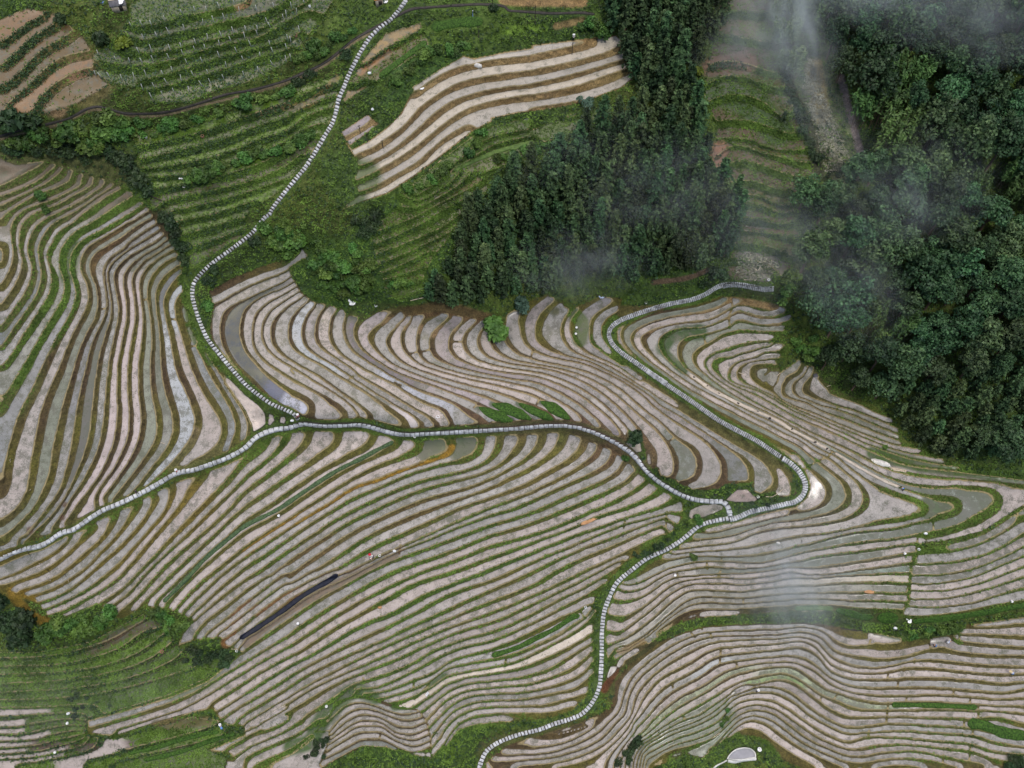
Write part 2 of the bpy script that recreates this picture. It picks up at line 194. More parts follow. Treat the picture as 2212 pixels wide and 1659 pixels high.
region('waves', 'D2 690,1150 850,1095 1000,1125 1180,1185 1330,1205 1400,1290 1430,1420 1440,1590 1340,1575 1100,1515 1000,1505 900,1500 700,1595 600,1659 560,1640 620,1490 640,1380 520,1390 620,1290', dz=.55)
for lev, t in (
 (0,'D2 620,1290 700,1180 800,1120 950,1120 1080,1165 1200,1195 1320,1205'), (1,'D2 600,1330 700,1235 780,1175 880,1155 1000,1182 1100,1222 1200,1247 1320,1230'),
 (2,'D2 650,1380 740,1275 830,1215 920,1202 1020,1222 1150,1272 1250,1292 1370,1275'), (3,'D2 660,1410 750,1320 850,1262 950,1252 1040,1272 1150,1332 1270,1352 1390,1305'),
 (4,'D2 650,1445 750,1370 850,1310 950,1292 1050,1312 1150,1382 1280,1402 1405,1355'), (5,'D2 620,1495 740,1415 850,1345 960,1332 1060,1345 1170,1422 1300,1442 1420,1395'),
 (6,'D2 600,1550 720,1470 850,1395 960,1382 1050,1392 1170,1455 1300,1492 1430,1445'), (7,'D2 590,1595 750,1520 880,1452 1000,1435 1080,1452 1180,1505 1300,1540 1440,1490'),
 (8,'D2 610,1655 750,1565 900,1495 1000,1502 1090,1505 1200,1550 1340,1565')): L('waves', lev, t)
CUT('waves','D2 1040,1390 1030,1440','D2 1085,1490 1080,1520')

# ---- bottom right waves -------------------------------------------------------------------------
region('south', 'D3 950,1000 1050,870 1300,690 1500,590 1620,550 1896,535 D4 0,540 400,520 700,530 860,560 1000,600 1270,650 1290,680 1690,620 1720,560 2212,490 2400,460 2400,1800 '
 '500,1800 500,1659 350,1600 260,1540 180,1450 100,1410 0,1410 D3 1800,1440 1630,1590 1500,1560 1250,1659 1250,1800 0,1800 D3 -60,1620 120,1485 330,1405 700,1295 850,1235 920,1180 950,1080', dz=.6)
for lev, t in (
 (0,'D3 320,1420 500,1430 650,1385 760,1340'), (1,'D3 110,1500 250,1510 450,1490 600,1450 750,1370 850,1290 925,1220 960,1150 965,1050 1010,950 1100,860 1250,745 1400,645 1530,602 1620,572 1900,552 2212,545 D4 500,545 700,580 820,630 870,640 1000,660'),
 (2,'D3 0,1560 200,1560 450,1540 650,1475 800,1400 900,1310 980,1220 1030,1080 1090,960 1200,850 1350,740 1560,640 1700,612 1900,600 2212,590 D4 500,570 650,600 780,700 870,725 1000,720 1150,735 1480,690'),
 (3,'D3 0,1620 250,1600 500,1570 700,1510 850,1430 950,1320 1030,1230 1060,1110 1130,980 1250,870 1400,765 1550,685 1700,645 1950,640 2212,630 D4 500,612 640,650 760,760 900,800 1100,830 1300,810 1480,750 1700,770 1850,790 2212,800 2350,800'),
 (4,'D3 200,1650 500,1620 700,1560 880,1470 1000,1350 1080,1250 1110,1130 1200,990 1330,880 1500,780 1700,695 1900,672 2212,660 D4 480,650 620,690 740,810 880,870 1050,890 1200,872 1370,832 1600,842 1900,872 2212,885 2350,890'),
 (5,'D3 500,1659 750,1600 930,1480 1060,1340 1120,1230 1200,1080 1320,960 1500,870 1680,760 1780,732 1950,720 2212,700 D4 500,680 600,725 720,860 850,912 1000,930 1200,912 1290,890 1550,900 1900,935 2212,935 2350,930'),
 (6,'D3 1080,1330 1150,1250 1260,1110 1380,1010 1550,920 1740,805 1900,780 2212,750 D4 480,730 600,775 720,910 870,970 1150,978 1500,970 1800,985 2000,1010 2212,1000'),
 (7,'D3 1110,1360 1200,1270 1300,1150 1420,1060 1600,965 1760,862 1950,828 2212,800 D4 450,800 560,840 700,950 850,1020 1050,1050 1240,1040 1600,1050 1900,1078 2100,1080 2212,1050'),
 (8,'D3 1150,1400 1300,1240 1450,1120 1650,1020 1800,922 2000,865 2212,842 D4 450,850 600,912 720,1010 850,1070 1050,1100 1300,1103 1700,1102 2000,1130 2212,1120'),
 (9,'D3 1230,1370 1400,1220 1550,1130 1700,1045 1850,955 2050,900 2212,878 D4 450,890 580,980 700,1060 780,1080 900,1120 1160,1165 1300,1150 1600,1158 1860,1175 2212,1190'),
 (10,'D3 1180,1440 1330,1340 1500,1235 1650,1150 1800,1060 1950,990 2212,935 D4 420,952 520,1012 650,1100 760,1145 900,1205 1150,1215 1500,1212 1860,1215 2212,1240'),
 (11,'D3 1300,1390 1480,1290 1600,1255 1750,1150 1900,1070 2050,1020 2212,980 D4 420,1000 550,1080 680,1190 800,1255 950,1275 1140,1265 1500,1272 1850,1285 2000,1272 2212,1335'),
 (12,'D3 1400,1370 1600,1290 1750,1200 1896,1065 D4 150,1032 300,1042 430,1100 560,1200 700,1290 850,1350 1000,1345 1130,1320 1400,1330 1750,1352 1900,1370 2212,1440'),
 (13,'D3 1200,1500 1400,1395 1600,1320 1740,1240 1896,1112 D4 150,1072 300,1085 420,1140 560,1250 700,1332 850,1392 1000,1390 1300,1375 1500,1390 1820,1412 2000,1470 2212,1500'),
 (14,'D3 1180,1560 1400,1445 1600,1375 1740,1305 1896,1162 D4 150,1130 280,1150 400,1212 540,1312 680,1400 850,1462 1000,1420 1300,1430 1600,1460 1800,1480 1950,1530 2212,1560'),
 (15,'D3 1190,1600 1400,1490 1600,1430 1760,1350 1896,1212 D4 150,1172 280,1200 400,1270 540,1370 700,1462 900,1520 1100,1490 1300,1480 1600,1510 1800,1530 2000,1600 2212,1620'),
 (16,'D3 1200,1650 1350,1535 1550,1482 1700,1430 1896,1260 D4 130,1212 270,1240 380,1312 520,1420 700,1512 900,1575 1150,1540 1400,1530 1600,1580 1900,1640'),
 (17,'D3 1720,1500 1896,1302 D4 100,1260 230,1280 350,1350 500,1460 700,1560 900,1625 1200,1590 1450,1600 1700,1659'),
 (18,'D3 1680,1550 1896,1342 D4 100,1292 200,1312 320,1390 480,1500 680,1600 900,1680 1250,1640 1500,1680'),
 (19,'D3 1640,1590 1896,1382 D4 90,1360 180,1390 300,1480 450,1580 600,1659')): L('south', lev, t)
for lev, t in ((0,'D4 1720,575 1900,575 2212,548 2350,535'),(1,'D4 1715,628 1900,634 2212,655 2350,660'),(2,'D4 1700,685 1850,705 2212,738 2350,745')): L('south', lev, t)
CUT('south','D3 1620,560 1625,590','D3 1540,620 1570,650','D3 1690,625 1700,660','D3 1770,730 1760,860','D3 1395,1010 1400,1040','D3 1890,850 1895,880','D4 855,565 850,620','D4 1030,670 1010,720','D4 1480,690 1500,760','D4 1370,815 1365,850','D4 1290,880 1285,910','D4 1165,935 1155,980','D4 1240,1005 1240,1045','D4 780,1075 750,1120','D4 650,1110 640,1135','D4 1165,1150 1150,1300','D4 1860,1170 1860,1300','D4 1750,1290 1750,1360','D4 1820,1350 1815,1420','D4 1310,1110 1300,1150','D4 1670,1065 1665,1105','D4 1800,1120 1795,1150','D4 1015,1370 1010,1430','D3 1475,1255 1490,1280','D4 1700,560 1720,700','D4 1590,1560 1585,1640','D4 1800,1480 1790,1600')

L('south', -.5, 'D4 1725,545 1900,545 2212,515 2350,500')
# ---- pale paddies at the top --------------------------------------------------------------------
region('nook', 'A2 735,1020 940,885 1025,955 800,1125', dz=.8)
for lev, t in ((.5,'A2 750,1035 850,985 940,920'),(1.5,'A2 790,1105 900,1040 1010,970')): L('nook', lev, t)
region('upper', 'A2 825,1150 950,1085 1080,990 1200,870 1290,700 1280,670 1500,530 1680,430 1760,450 2000,400 2212,370 A3 300,350 630,310 800,290 960,270 1000,300 1030,420 1060,520 1105,600 1000,680 700,790 450,840 200,872 '
 '0,915 A2 1900,935 1750,1015 1500,1210 1300,1360 1100,1490 900,1560 750,1620 780,1570 880,1500 830,1400 870,1280 830,1200 770,1100', dz=1.2)
for lev, t in (
 (-.5,'A2 1285,690 1400,610 1550,520 1690,450'), (-.35,'A2 1720,490 1850,455 2000,430 2212,400 A3 300,390 500,350 630,325'), (0,'A2 1290,740 1500,600 1750,510 2000,475 2212,455 A3 400,430 600,390 800,330'),
 (.5,'A2 840,1170 950,1120 1100,1020 1230,920 1300,820 1430,730 1600,620 1800,562 2000,532 2212,510 A3 200,530 400,490 600,450 750,412 900,370 970,310'),
 (1.5,'A2 890,1250 1050,1180 1200,1070 1320,950 1450,830 1600,740 1800,680 2000,650 2212,625 A3 200,628 400,600 600,552 800,500 1000,440'),
 (2.5,'A2 840,1370 1000,1290 1200,1170 1400,1020 1550,900 1700,810 1900,750 2100,710 2212,700 A3 300,702 600,640 850,560 1040,500'),
 (3.5,'A2 890,1450 1100,1350 1300,1230 1450,1100 1600,980 1800,880 2000,832 2212,812 A3 200,825 450,790 700,740 900,680 1000,630 1080,590'),
 (4.5,'A2 770,1590 900,1530 1050,1480 1200,1390 1400,1270 1500,1160 1650,1070 1740,1020'), (4,'A2 1900,935 2212,880 A3 300,860 700,790')): L('upper', lev, t)
region('tier', 'A2 1150,1520 1300,1400 1500,1230 1740,1050 1900,970 2212,890 A3 300,1000 640,860 1000,800 700,1000 330,1130 A2 2212,1200 1800,1350 B2 1900,20 1750,200 1450,560 1380,700 1380,820 1200,900 1060,860 1060,740 1000,600 960,450 1000,300 1200,150', dz=1.0)
for lev, t in (
 (.5,'A2 1300,1500 1450,1400 1600,1250 1800,1080 2000,1010 2212,965 A3 300,930 640,880'), (1.5,'A2 1380,1520 1580,1380 1700,1240 1900,1100 2212,1020 A3 300,1010 700,930'),
 (2.5,'A2 1590,1330 1750,1240 2000,1150 2212,1100 A3 150,1150 320,1100'), (3.5,'B2 1000,340 1300,230 1600,80 1750,0'), (4.5,'B2 1000,440 1300,300 1600,120 1900,20'), (5.5,'B2 1000,520 1200,440 1500,310 1800,100'),
 (6.5,'B2 1000,600 1300,480 1600,330 1750,200'), (7.5,'B2 1060,660 1350,520 1600,380'), (8.5,'B2 1090,710 1300,640 1450,560'), (9.5,'B2 1080,780 1380,690'), (10.5,'B2 1100,870 1380,800')): L('tier', lev, t)

# ---- grassy rows, upper left --------------------------------------------------------------------
region('rows', 'A1 720,560 720,420 900,300 1000,150 1000,20 1400,-120 A2 750,-120 600,130 300,500 0,640 A1 1700,690 1450,790 1150,790 1150,700 850,640', dz=1.0)
for lev, t in (
 (.5,'A1 1000,190 1190,170 1400,100 1700,50 1950,-20'), (1.5,'A1 1100,290 1300,240 1550,180 1850,100 2100,40 A2 400,-50'), (2.5,'A1 1080,390 1300,370 1500,320 1800,250 2080,180 A2 450,10 600,-60'),
 (3.5,'A1 780,430 1000,480 1200,470 1400,410 1700,330 2000,260 A2 300,120 500,50'), (4.5,'A1 750,560 850,600 1050,600 1250,560 1450,500 1700,420 1950,360 2212,290 A2 500,150'),
 (5.5,'A1 1100,680 1300,640 1500,580 1750,500 2000,420 2212,360 A2 400,280'), (6.5,'A1 1160,740 1350,700 1550,660 1750,610 2000,530 2212,460 A2 350,400')): L('rows', lev, t)
region('brown', 'A1 -160,300 0,150 200,60 420,100 640,280 720,420 720,560 850,650 600,800 350,880 0,870 -160,900', dz=.9)
for lev, t in (
 (.5,'A1 -100,420 0,300 200,160 330,90'), (1.5,'A1 -100,560 0,480 150,330 300,220 400,170'), (2.5,'A1 -80,720 50,600 200,450 330,330 480,260'), (3.5,'A1 -50,850 150,700 280,560 400,440 560,380 680,380'),
 (4.5,'A1 100,820 300,690 450,560 600,500 720,470'), (5.5,'A1 350,850 500,720 650,640 760,600')): L('brown', lev, t)
region('green', 'A1 1000,1000 1400,1000 1900,830 2212,700 A2 300,700 760,560 690,900 560,1150 300,1450 0,1659 B2 0,420 B1 1800,450 1480,650 1420,560 1300,300 1100,100 A1 1100,1300', dz=1.0)
for lev, t in (
 (.5,'A1 1100,1090 1500,1010 1900,870 2212,760 A2 500,680 740,590'), (1.5,'A1 1130,1190 1500,1100 1700,1050 2000,940 2212,880 A2 450,800 680,720'), (2.5,'A1 1150,1280 1420,1235 1700,1170 2000,1050 2212,985 A2 450,880 700,790'),
 (3.5,'A1 1150,1340 1500,1310 1900,1180 2212,1070 A2 450,980 650,890'), (4.5,'A1 1150,1420 1400,1400 1700,1330 2000,1230 A2 300,1130 550,1010'), (5.5,'A1 1350,1500 1600,1450 1900,1380 2212,1250 A2 450,1120 540,1060'),
 (6.5,'A1 1300,1600 1600,1540 1900,1460 2212,1350 A2 450,1250'), (7.5,'B1 1330,260 1600,210 1900,120 2212,0'), (8.5,'B1 1380,360 1700,280 2000,170 2212,80'), (9.5,'B1 1440,460 1700,390 1900,310 2100,200'), (10.5,'B1 1480,560 1650,500 1850,390')): L('green', lev, t)
region('ledge', 'A2 790,640 900,450 1080,250 1350,170 1400,300 1420,360 1020,620 760,800 720,780', dz=1.0)
for lev, t in ((.5,'A2 900,480 1050,370 1350,190'), (1.5,'A2 820,630 1000,480 1200,370 1380,280'), (2.5,'A2 760,790 1000,640')): L('ledge', lev, t)

# ---- smoky strip, upper right -------------------------------------------------------------------
region('smoky', 'A3 1650,600 1700,350 1750,100 1760,-100 2212,-100 A4 330,500 400,750 520,1000 600,1330 450,1500 B4 430,150 500,480 420,650 320,760 0,760 B3 1800,720 1840,560 1890,300 1800,80 A3 1750,1400 1700,1200 1740,960 1640,760', dz=.9)
for lev, t in (
 (.5,'A3 1760,30 1900,50 2100,60'), (1.5,'A3 1760,180 1950,190 2150,220'), (2.5,'A3 1680,480 1800,420 2000,470 2212,540'), (3.5,'A3 1650,640 1780,560 1950,570 2120,620 2212,640'), (4.5,'A3 1640,740 1780,650 1950,660 2100,740 A4 350,900'),
 (5.5,'A3 1690,890 1850,840 2050,860 2212,930 A4 450,1000'), (6.5,'A3 1720,1040 1830,1040 2000,1060 2212,1140 A4 500,1130'), (7.5,'A3 1720,1200 1850,1110 1990,1120 2100,1160 A4 330,1180 560,1230'), (8.5,'A3 1720,1270 1830,1170 1950,1180 2212,1270 A4 450,1330 590,1330'),
 (9.5,'A3 1800,1370 1950,1340 2100,1380 2212,1430 A4 450,1420 600,1390'), (10.5,'A3 1850,1500 2000,1480 2212,1560 A4 430,1560'), (11.5,'B4 0,120 200,130 330,200 420,180'), (12.5,'B4 0,220 150,230 300,280 430,260'), (13.5,'B4 0,330 150,350 300,360 520,390'),
 (14.5,'B4 0,430 150,400 300,450 480,490'), (15.5,'B4 0,540 120,560 250,590 350,640'), (16.5,'B4 0,650 120,660 250,720')): L('smoky', lev, t)

# ---- grass, lower left --------------------------------------------------------------------------
region('meadow', 'D1 -160,700 0,760 300,760 700,680 1100,470 1250,540 1400,740 1750,820 1600,970 1300,1100 1000,1190 670,1280 660,1410 900,1430 1480,1260 1700,1290 1860,1380 1600,1510 1760,1580 1700,1800 -160,1800', dz=.8)
for lev, t in (
 (.5,'D1 0,780 350,770 700,690 950,580 1100,500'), (1.5,'D1 0,850 400,840 650,790 900,700 1100,560 1230,550'), (2.5,'D1 0,910 500,890 800,840 1050,740 1250,600'), (3.5,'D1 0,980 500,950 900,880 1150,780 1300,650'), (4.5,'D1 0,1050 500,1020 900,960 1200,850 1360,760'),
 (5.5,'D1 0,1110 500,1090 900,1030 1200,950 1500,850'), (6.5,'D1 0,1170 400,1160 800,1110 1100,1040 1500,930 1700,870'), (7.5,'D1 -50,1225 150,1225 325,1215'), (8.5,'D1 -50,1320 150,1320'), (9.5,'D1 -50,1375 150,1372'), (10.5,'D1 -50,1432 150,1430 320,1410'),
 (11.5,'D1 -50,1485 200,1470'), (12.5,'D1 -50,1535 150,1525'), (13.5,'D1 -50,1580 250,1560 400,1540'), (14.5,'D1 -50,1615 250,1600 430,1565'), (15.5,'D1 150,1650 500,1600 870,1530'), (15.5,'D1 900,1500 1400,1370 1700,1280'), (16.5,'D1 700,1640 1000,1560 1400,1470 1700,1390'), (17.5,'D1 900,1640 1300,1540 1600,1470 1850,1390')): L('meadow', lev, t)
# ---------------------------------------------------------------- fields on a regular grid
STEP = 2.5
NX, NY = 1001, 751
rng = np.random.default_rng(7); random.seed(7)
GX, GY = np.meshgrid(np.arange(NX)*STEP, np.arange(NY)*STEP)

def vnoise(scale, seed, oct=3):
    """smooth value noise over the grid, scale in survey units, 0..1"""
    out = np.zeros((NY, NX)); amp = 1.0; tot = 0.0
    r = np.random.default_rng(seed)
    for o in range(oct):
        s = scale/2**o
        nx, ny = int(2500/s)+4, int(1875/s)+4
        g = r.random((ny, nx))
        fx = GX/s+.5; fy = GY/s+.5
        ix = fx.astype(int); iy = fy.astype(int); fx = fx-ix; fy = fy-iy
        fx = fx*fx*(3-2*fx); fy = fy*fy*(3-2*fy)
        v = (g[iy,ix]*(1-fx)+g[iy,ix+1]*fx)*(1-fy)+(g[iy+1,ix]*(1-fx)+g[iy+1,ix+1]*fx)*fy
        out += amp*v; tot += amp; amp *= .5
    return out/tot

def inside(poly, X, Y):
    c = np.zeros(X.shape, bool); n = len(poly)
    for i in range(n):
        x1, y1 = poly[i]; x2, y2 = poly[(i+1)%n]
        if y1 == y2: continue
        hit = (y1 > Y) != (y2 > Y)
        c ^= hit & (X < (x2-x1)*(Y-y1)/(y2-y1)+x1)
    return c

def smooth_line(pts, step=3.0):
    """Catmull-Rom through the points, resampled"""
    p = np.array(pts, float)
    if len(p) == 2:
        n = max(2, int(np.hypot(*(p[1]-p[0]))/step)); t = np.linspace(0, 1, n)[:,None]
        return p[0]*(1-t)+p[1]*t
    out = []
    q = np.vstack([2*p[0]-p[1], p, 2*p[-1]-p[-2]])
    for i in range(1, len(q)-2):
        a, b, c, d = q[i-1], q[i], q[i+1], q[i+2]
        n = max(2, int(np.hypot(*(c-b))/step)); t = np.linspace(0, 1, n, endpoint=False)[:,None]
        ta = np.hypot(*(b-a))**.5+1e-6; tb = np.hypot(*(c-b))**.5+1e-6; tc = np.hypot(*(d-c))**.5+1e-6
        m1 = (c-b)+tb*((b-a)/ta-(c-a)/(ta+tb)); m2 = (c-b)+tb*((d-c)/tc-(d-b)/(tb+tc))
        out.append((2*t**3-3*t**2+1)*b+(t**3-2*t**2+t)*m1+(-2*t**3+3*t**2)*c+(t**3-t**2)*m2)
    out.append(p[-1:]); return np.vstack(out)

def dist_to(pts, maxd=40.0, closed=False):
    """distance (survey units) to a polyline, clipped at maxd"""
    D = np.full((NY, NX), maxd); p = list(pts)+([pts[0]] if closed else [])
    for (x1, y1), (x2, y2) in zip(p[:-1], p[1:]):
        i0 = max(0, int((min(x1,x2)-maxd)/STEP)); i1 = min(NX, int((max(x1,x2)+maxd)/STEP)+2)
        j0 = max(0, int((min(y1,y2)-maxd)/STEP)); j1 = min(NY, int((max(y1,y2)+maxd)/STEP)+2)
        if i1 <= i0 or j1 <= j0: continue
        X = GX[j0:j1,i0:i1]; Y = GY[j0:j1,i0:i1]; dx, dy = x2-x1, y2-y1
        t = np.clip(((X-x1)*dx+(Y-y1)*dy)/(dx*dx+dy*dy+1e-9), 0, 1)
        D[j0:j1,i0:i1] = np.minimum(D[j0:j1,i0:i1], np.hypot(X-x1-t*dx, Y-y1-t*dy))
    return D

def blur(a, n=1):
    for _ in range(n):
        p = np.pad(a, 1, mode='edge'); a = (p[:-2,1:-1]+2*p[1:-1,1:-1]+p[2:,1:-1])/4
        p = np.pad(a, 1, mode='edge'); a = (p[1:-1,:-2]+2*p[1:-1,1:-1]+p[1:-1,2:])/4
    return a

def relax(mask, fix, val, wsum=None):
    """harmonic interpolation of the fixed cells inside the mask, coarse to fine"""
    levels = [(mask, fix, val)]
    while min(levels[-1][0].shape) > 12 and len(levels) < 6:
        m, f, v = levels[-1]; h, w = m.shape; H, W = (h+1)//2, (w+1)//2
        P = lambda a: np.pad(a, ((0,H*2-h),(0,W*2-w)))
        q = lambda a: P(a).reshape(H,2,W,2)
        fm = q((f&m).astype(float)).sum((1,3)); vm = q(np.where(f&m, v, 0)).sum((1,3))
        levels.append((q(m.astype(float)).sum((1,3))>0, fm>0, np.where(fm>0, vm/np.maximum(fm,1), 0)))
    u = None
    for li, (m, f, v) in enumerate(reversed(levels)):
        if u is None: u = np.full(m.shape, v[f].mean() if f.any() else 0.0)
        else: u = np.repeat(np.repeat(u, 2, 0), 2, 1)[:m.shape[0],:m.shape[1]]
        u = np.where(f, v, u); mf = np.pad(m.astype(float), 1); upd = m & ~f
        den = mf[:-2,1:-1]+mf[2:,1:-1]+mf[1:-1,:-2]+mf[1:-1,2:]; den = np.maximum(den, 1)
        for _ in range(220 if li < len(levels)-1 else 90):
            up = np.pad(u, 1)*mf
            u = np.where(upd, (up[:-2,1:-1]+up[2:,1:-1]+up[1:-1,:-2]+up[1:-1,2:])/den, u)
    return u

def solve_region(R):
    P = np.array(R['mask']); i0 = max(0, int(P[:,0].min()/STEP)-2); i1 = min(NX, int(P[:,0].max()/STEP)+3)
    j0 = max(0, int(P[:,1].min()/STEP)-2); j1 = min(NY, int(P[:,1].max()/STEP)+3)
    X = GX[j0:j1,i0:i1]; Y = GY[j0:j1,i0:i1]; m = inside(R['mask'], X, Y)
    acc = np.zeros(m.shape); cnt = np.zeros(m.shape)
    for lev, pts in R['lines']:
        q = smooth_line(pts, 1.2); a = np.round(q/STEP).astype(int)
        ii, jj = a[:,0]-i0, a[:,1]-j0; ok = (ii>=0)&(ii<m.shape[1])&(jj>=0)&(jj<m.shape[0])
        c = np.zeros(m.shape, bool); c[jj[ok],ii[ok]] = True
        acc[c] += lev; cnt[c] += 1
    u = relax(m, cnt>0, acc/np.maximum(cnt,1))
    # blur inside the mask
    mm = m.astype(float)
    for _ in range(3): u = np.where(m, blur(u*mm)/np.maximum(blur(mm),1e-6), u)
    return (slice(j0,j1), slice(i0,i1)), m, u

def smin(a, b, r):
    return np.where((a<r)&(b<r), r-np.hypot(r-a, r-b), np.minimum(a,b))

# colours are linear albedos
PINK, GREY, BLUE, WEED, LAV, PALE, SAND = (.385,.335,.302), (.300,.288,.266), (.195,.208,.212), (.205,.220,.168), (.262,.226,.232), (.43,.385,.31), (.48,.41,.32)
GRASS, DGRASS, OLIVE, BROWN, RUST, STRAW, LIME = (.062,.105,.016), (.024,.050,.011), (.088,.080,.016), (.064,.042,.020), (.105,.058,.027), (.25,.175,.075), (.095,.165,.018)
# per region: bank share of a step, least bank half width, inset from the edge, tread palette, bank palette, weediness
STYLE = dict(
 west=(.52,2.8,5,[BLUE,GREY,GREY,WEED,PINK],[OLIVE,BROWN,OLIVE],.45), hollow=(.30,2.1,4,[PINK,GREY,LAV,PINK,GREY],[OLIVE,BROWN],.35),
 spur=(.36,2.1,4,[PINK,GREY,PINK,WEED],[OLIVE,BROWN,GRASS],.4), east=(.24,2.2,4,[PINK,GREY,PINK],[OLIVE,GRASS],.5),
 sweep=(.42,2.2,5,[PINK,GREY,GREY,PINK],[OLIVE,GRASS,OLIVE],.38), waves=(.42,2.1,4,[LAV,GREY,PINK],[OLIVE,BROWN],.5),
 south=(.40,2.2,4,[PINK,GREY,PINK],[BROWN,OLIVE,OLIVE],.35), upper=(.56,4,3,[PALE,PALE,GREY],[STRAW,(.17,.11,.045),OLIVE],.12),
 nook=(.6,3.5,1,[LAV,PINK],[BROWN,STRAW],.2), tier=(.62,3,4,[GRASS,OLIVE],[GRASS,DGRASS],.3), rows=(.6,4,2,[(.055,.088,.022),(.065,.095,.03)],[(.05,.09,.014),GRASS],.5), brown=(.62,4,2,[(.15,.09,.04),(.19,.115,.055),(.10,.08,.03)],[GRASS,OLIVE,(.12,.075,.03)],.25),
 green=(.60,4,2,[GRASS,LIME,(.075,.07,.022)],[GRASS,DGRASS],.5), ledge=(.5,3,2,[OLIVE,STRAW],[GRASS,DGRASS],.3), smoky=(.6,4,3,[(.09,.065,.035),OLIVE,(.10,.07,.04)],[GRASS,DGRASS],.3),
 meadow=(.42,2,3,[GRASS,GRASS,LIME],[(.020,.032,.008),(.03,.05,.01)],.3))
# ---------------------------------------------------------------- paths and other lines of the survey
PATHS = dict(
 ridge=T('C1 -150,1530 0,1470 70,1435 180,1395 330,1360 480,1265 560,1245 700,1150 800,1090 900,1050 1000,1005 1100,955 1200,900 1370,805 1500,780 1600,745 1700,710 1830,650 1900,605 1970,535 2060,490 2150,465 C2 320,460 400,435 440,425')
   +T('C2 600,440 750,435 870,432 950,445 1050,475 1150,500 1250,508 1400,500 1600,490 1800,478 2000,465 2180,452 C3 400,440 550,437 650,447 750,475 850,515 950,565 1050,630 1120,695 1180,770 1250,840 1350,910 1450,965 1550,1005 1700,1025 1790,1030 1825,1070 1840,1140'),
 spur=T('C4 -60,1165 0,1150 100,1105 240,1075 370,1045 450,1025 505,975 525,900 490,815 420,740 300,660 150,560 0,480 C3 1750,400 1650,330 1500,225 1350,125 1200,20 B3 1350,1540 1200,1440 1100,1370 1000,1300 930,1230 905,1160 920,1110 980,1060 1100,1010 1250,960 1400,920 1550,890 1650,850 1750,790 1850,772 1950,780 2100,808 2180,805'),
 stairs=T('A2 1240,0 1190,70 1120,150 1040,210 960,290 900,380 850,470 800,570 760,670 720,760 700,850 670,950 610,1050 540,1170 470,1280 380,1390 290,1500 200,1620 180,1659 B1 2050,250 1950,370 1800,490 1650,600 1550,690 1495,770 1485,850 1505,950 1550,1080 1600,1190 1700,1320 1800,1440 1900,1550 2000,1630 C1 2080,265 2180,310 C2 370,350 410,400'),
 lower=T('C3 1830,1155 1700,1180 1600,1215 1520,1280 1450,1335 1350,1395 1200,1465 1100,1540 1000,1620 D3 960,240 910,340 870,450 855,560 850,660 850,780 845,900 830,1040 780,1150 700,1240 600,1285 480,1320 380,1360 200,1405 80,1450 0,1495 D2 1850,1540 1800,1659 1780,1760'),
 ditch=T('A1 -150,1090 0,1055 150,1010 300,975 450,940 560,905 640,855 760,825 850,845 950,875 1100,880 1250,872 1400,840 1550,795 1750,730 1950,695 2212,620 A2 430,570 600,490 720,400 830,310 950,240 1060,180 1180,120 1270,75 1400,60 1600,45 1830,35 2000,55 A3 100,70 300,95 500,105 700,100 850,120'))
for k in PATHS: PATHS[k] = smooth_line(PATHS[k], 4.0)
WIDTH = dict(ridge=7.5, spur=6.0, stairs=6.0, lower=6.5, ditch=4.0)

dpath = np.full((NY,NX), 60.0)
for k, p in PATHS.items():
    dpath = np.minimum(dpath, dist_to([tuple(q) for q in p[::2]], 60.0)-WIDTH[k])

BEDS = (('A2 1430,215 1520,195 1650,175 1830,165',12,'m','broad dark green seedling bed at the top, under the upper ditch'),('A2 1030,600 1150,500 1280,405 1395,325',7,'m','narrow dark seedling bed slanting between stairs and pale paddies'),
  ('A2 1600,1320 1750,1245 2000,1152 2212,1100 A3 150,1150 310,1105',5.5,'l','bright light green seedling bed under the pale paddies, left of the grove'),
  ('C2 1140,565 1000,635 900,690 700,790 450,950 250,1085 0,1212 C1 1800,1285 1600,1450 D1 1450,190 1260,380',5,'g','very long grey green seedling strip running down from the ridge path'),
  ('C2 1800,300 1880,340 1980,380 2060,405',9,'m','leftmost of the four green leaf shaped beds above the ridge path'),('C2 1900,275 2000,305 2120,355 C3 310,395',9,'m','second from left of the four leaf shaped beds above the ridge path'),
  ('C3 210,270 300,315 400,360 480,395',7,'m','third from left of the four leaf shaped beds above the ridge path'),('C3 380,255 450,290 530,340 605,392',9,'m','rightmost of the four leaf shaped beds above the ridge path'),
  ('D2 1895,795 D3 200,730 330,665 500,580 620,500 680,482',6,'m','long dark green bed above the cream coloured paddy, left of the lower path'),
  ('D4 440,430 600,424 740,432',6,'l','left part of the three part green bed on the right, fading into smoke'),('D4 760,440 880,470 960,492 1050,498',8,'m','middle part of the three part green bed on the right'),('D4 1075,500 1150,502 1240,500',13,'m','short wide right part of the three part green bed on the right'),
  ('D4 1350,530 1600,505 1850,470 2050,432 2212,405 2400,370',7,'m','dark green bed running off the right edge beside the white sack'),('D4 1190,1172 1400,1174 1600,1180 1850,1192',6,'m','thin dark bed cut into the lower right paddies'),
  ('D4 1775,1312 1900,1330 2050,1385 2212,1410 2380,1430',13,'m','wide dark seedling bed at the lower right edge'),('D1 985,1545 1200,1500 1400,1440 1600,1390 1690,1380',5.5,'m','upper of the two dark beds under the brown rows, lower left'),
  ('D1 1110,1600 1400,1530 1650,1440 1820,1392',5.5,'m','lower of the two dark beds under the brown rows, lower left'))
dbed = np.full((NY,NX), 40.0)
for t_, hw_, m_, l_ in BEDS: dbed = np.minimum(dbed, dist_to([tuple(q) for q in smooth_line(T(t_), 5)], 40.0)-hw_)
lev = np.zeros((NY,NX)); sdf = np.full((NY,NX), -20.0); tid = np.full((NY,NX), -1, int); reg = np.full((NY,NX), -1, int)
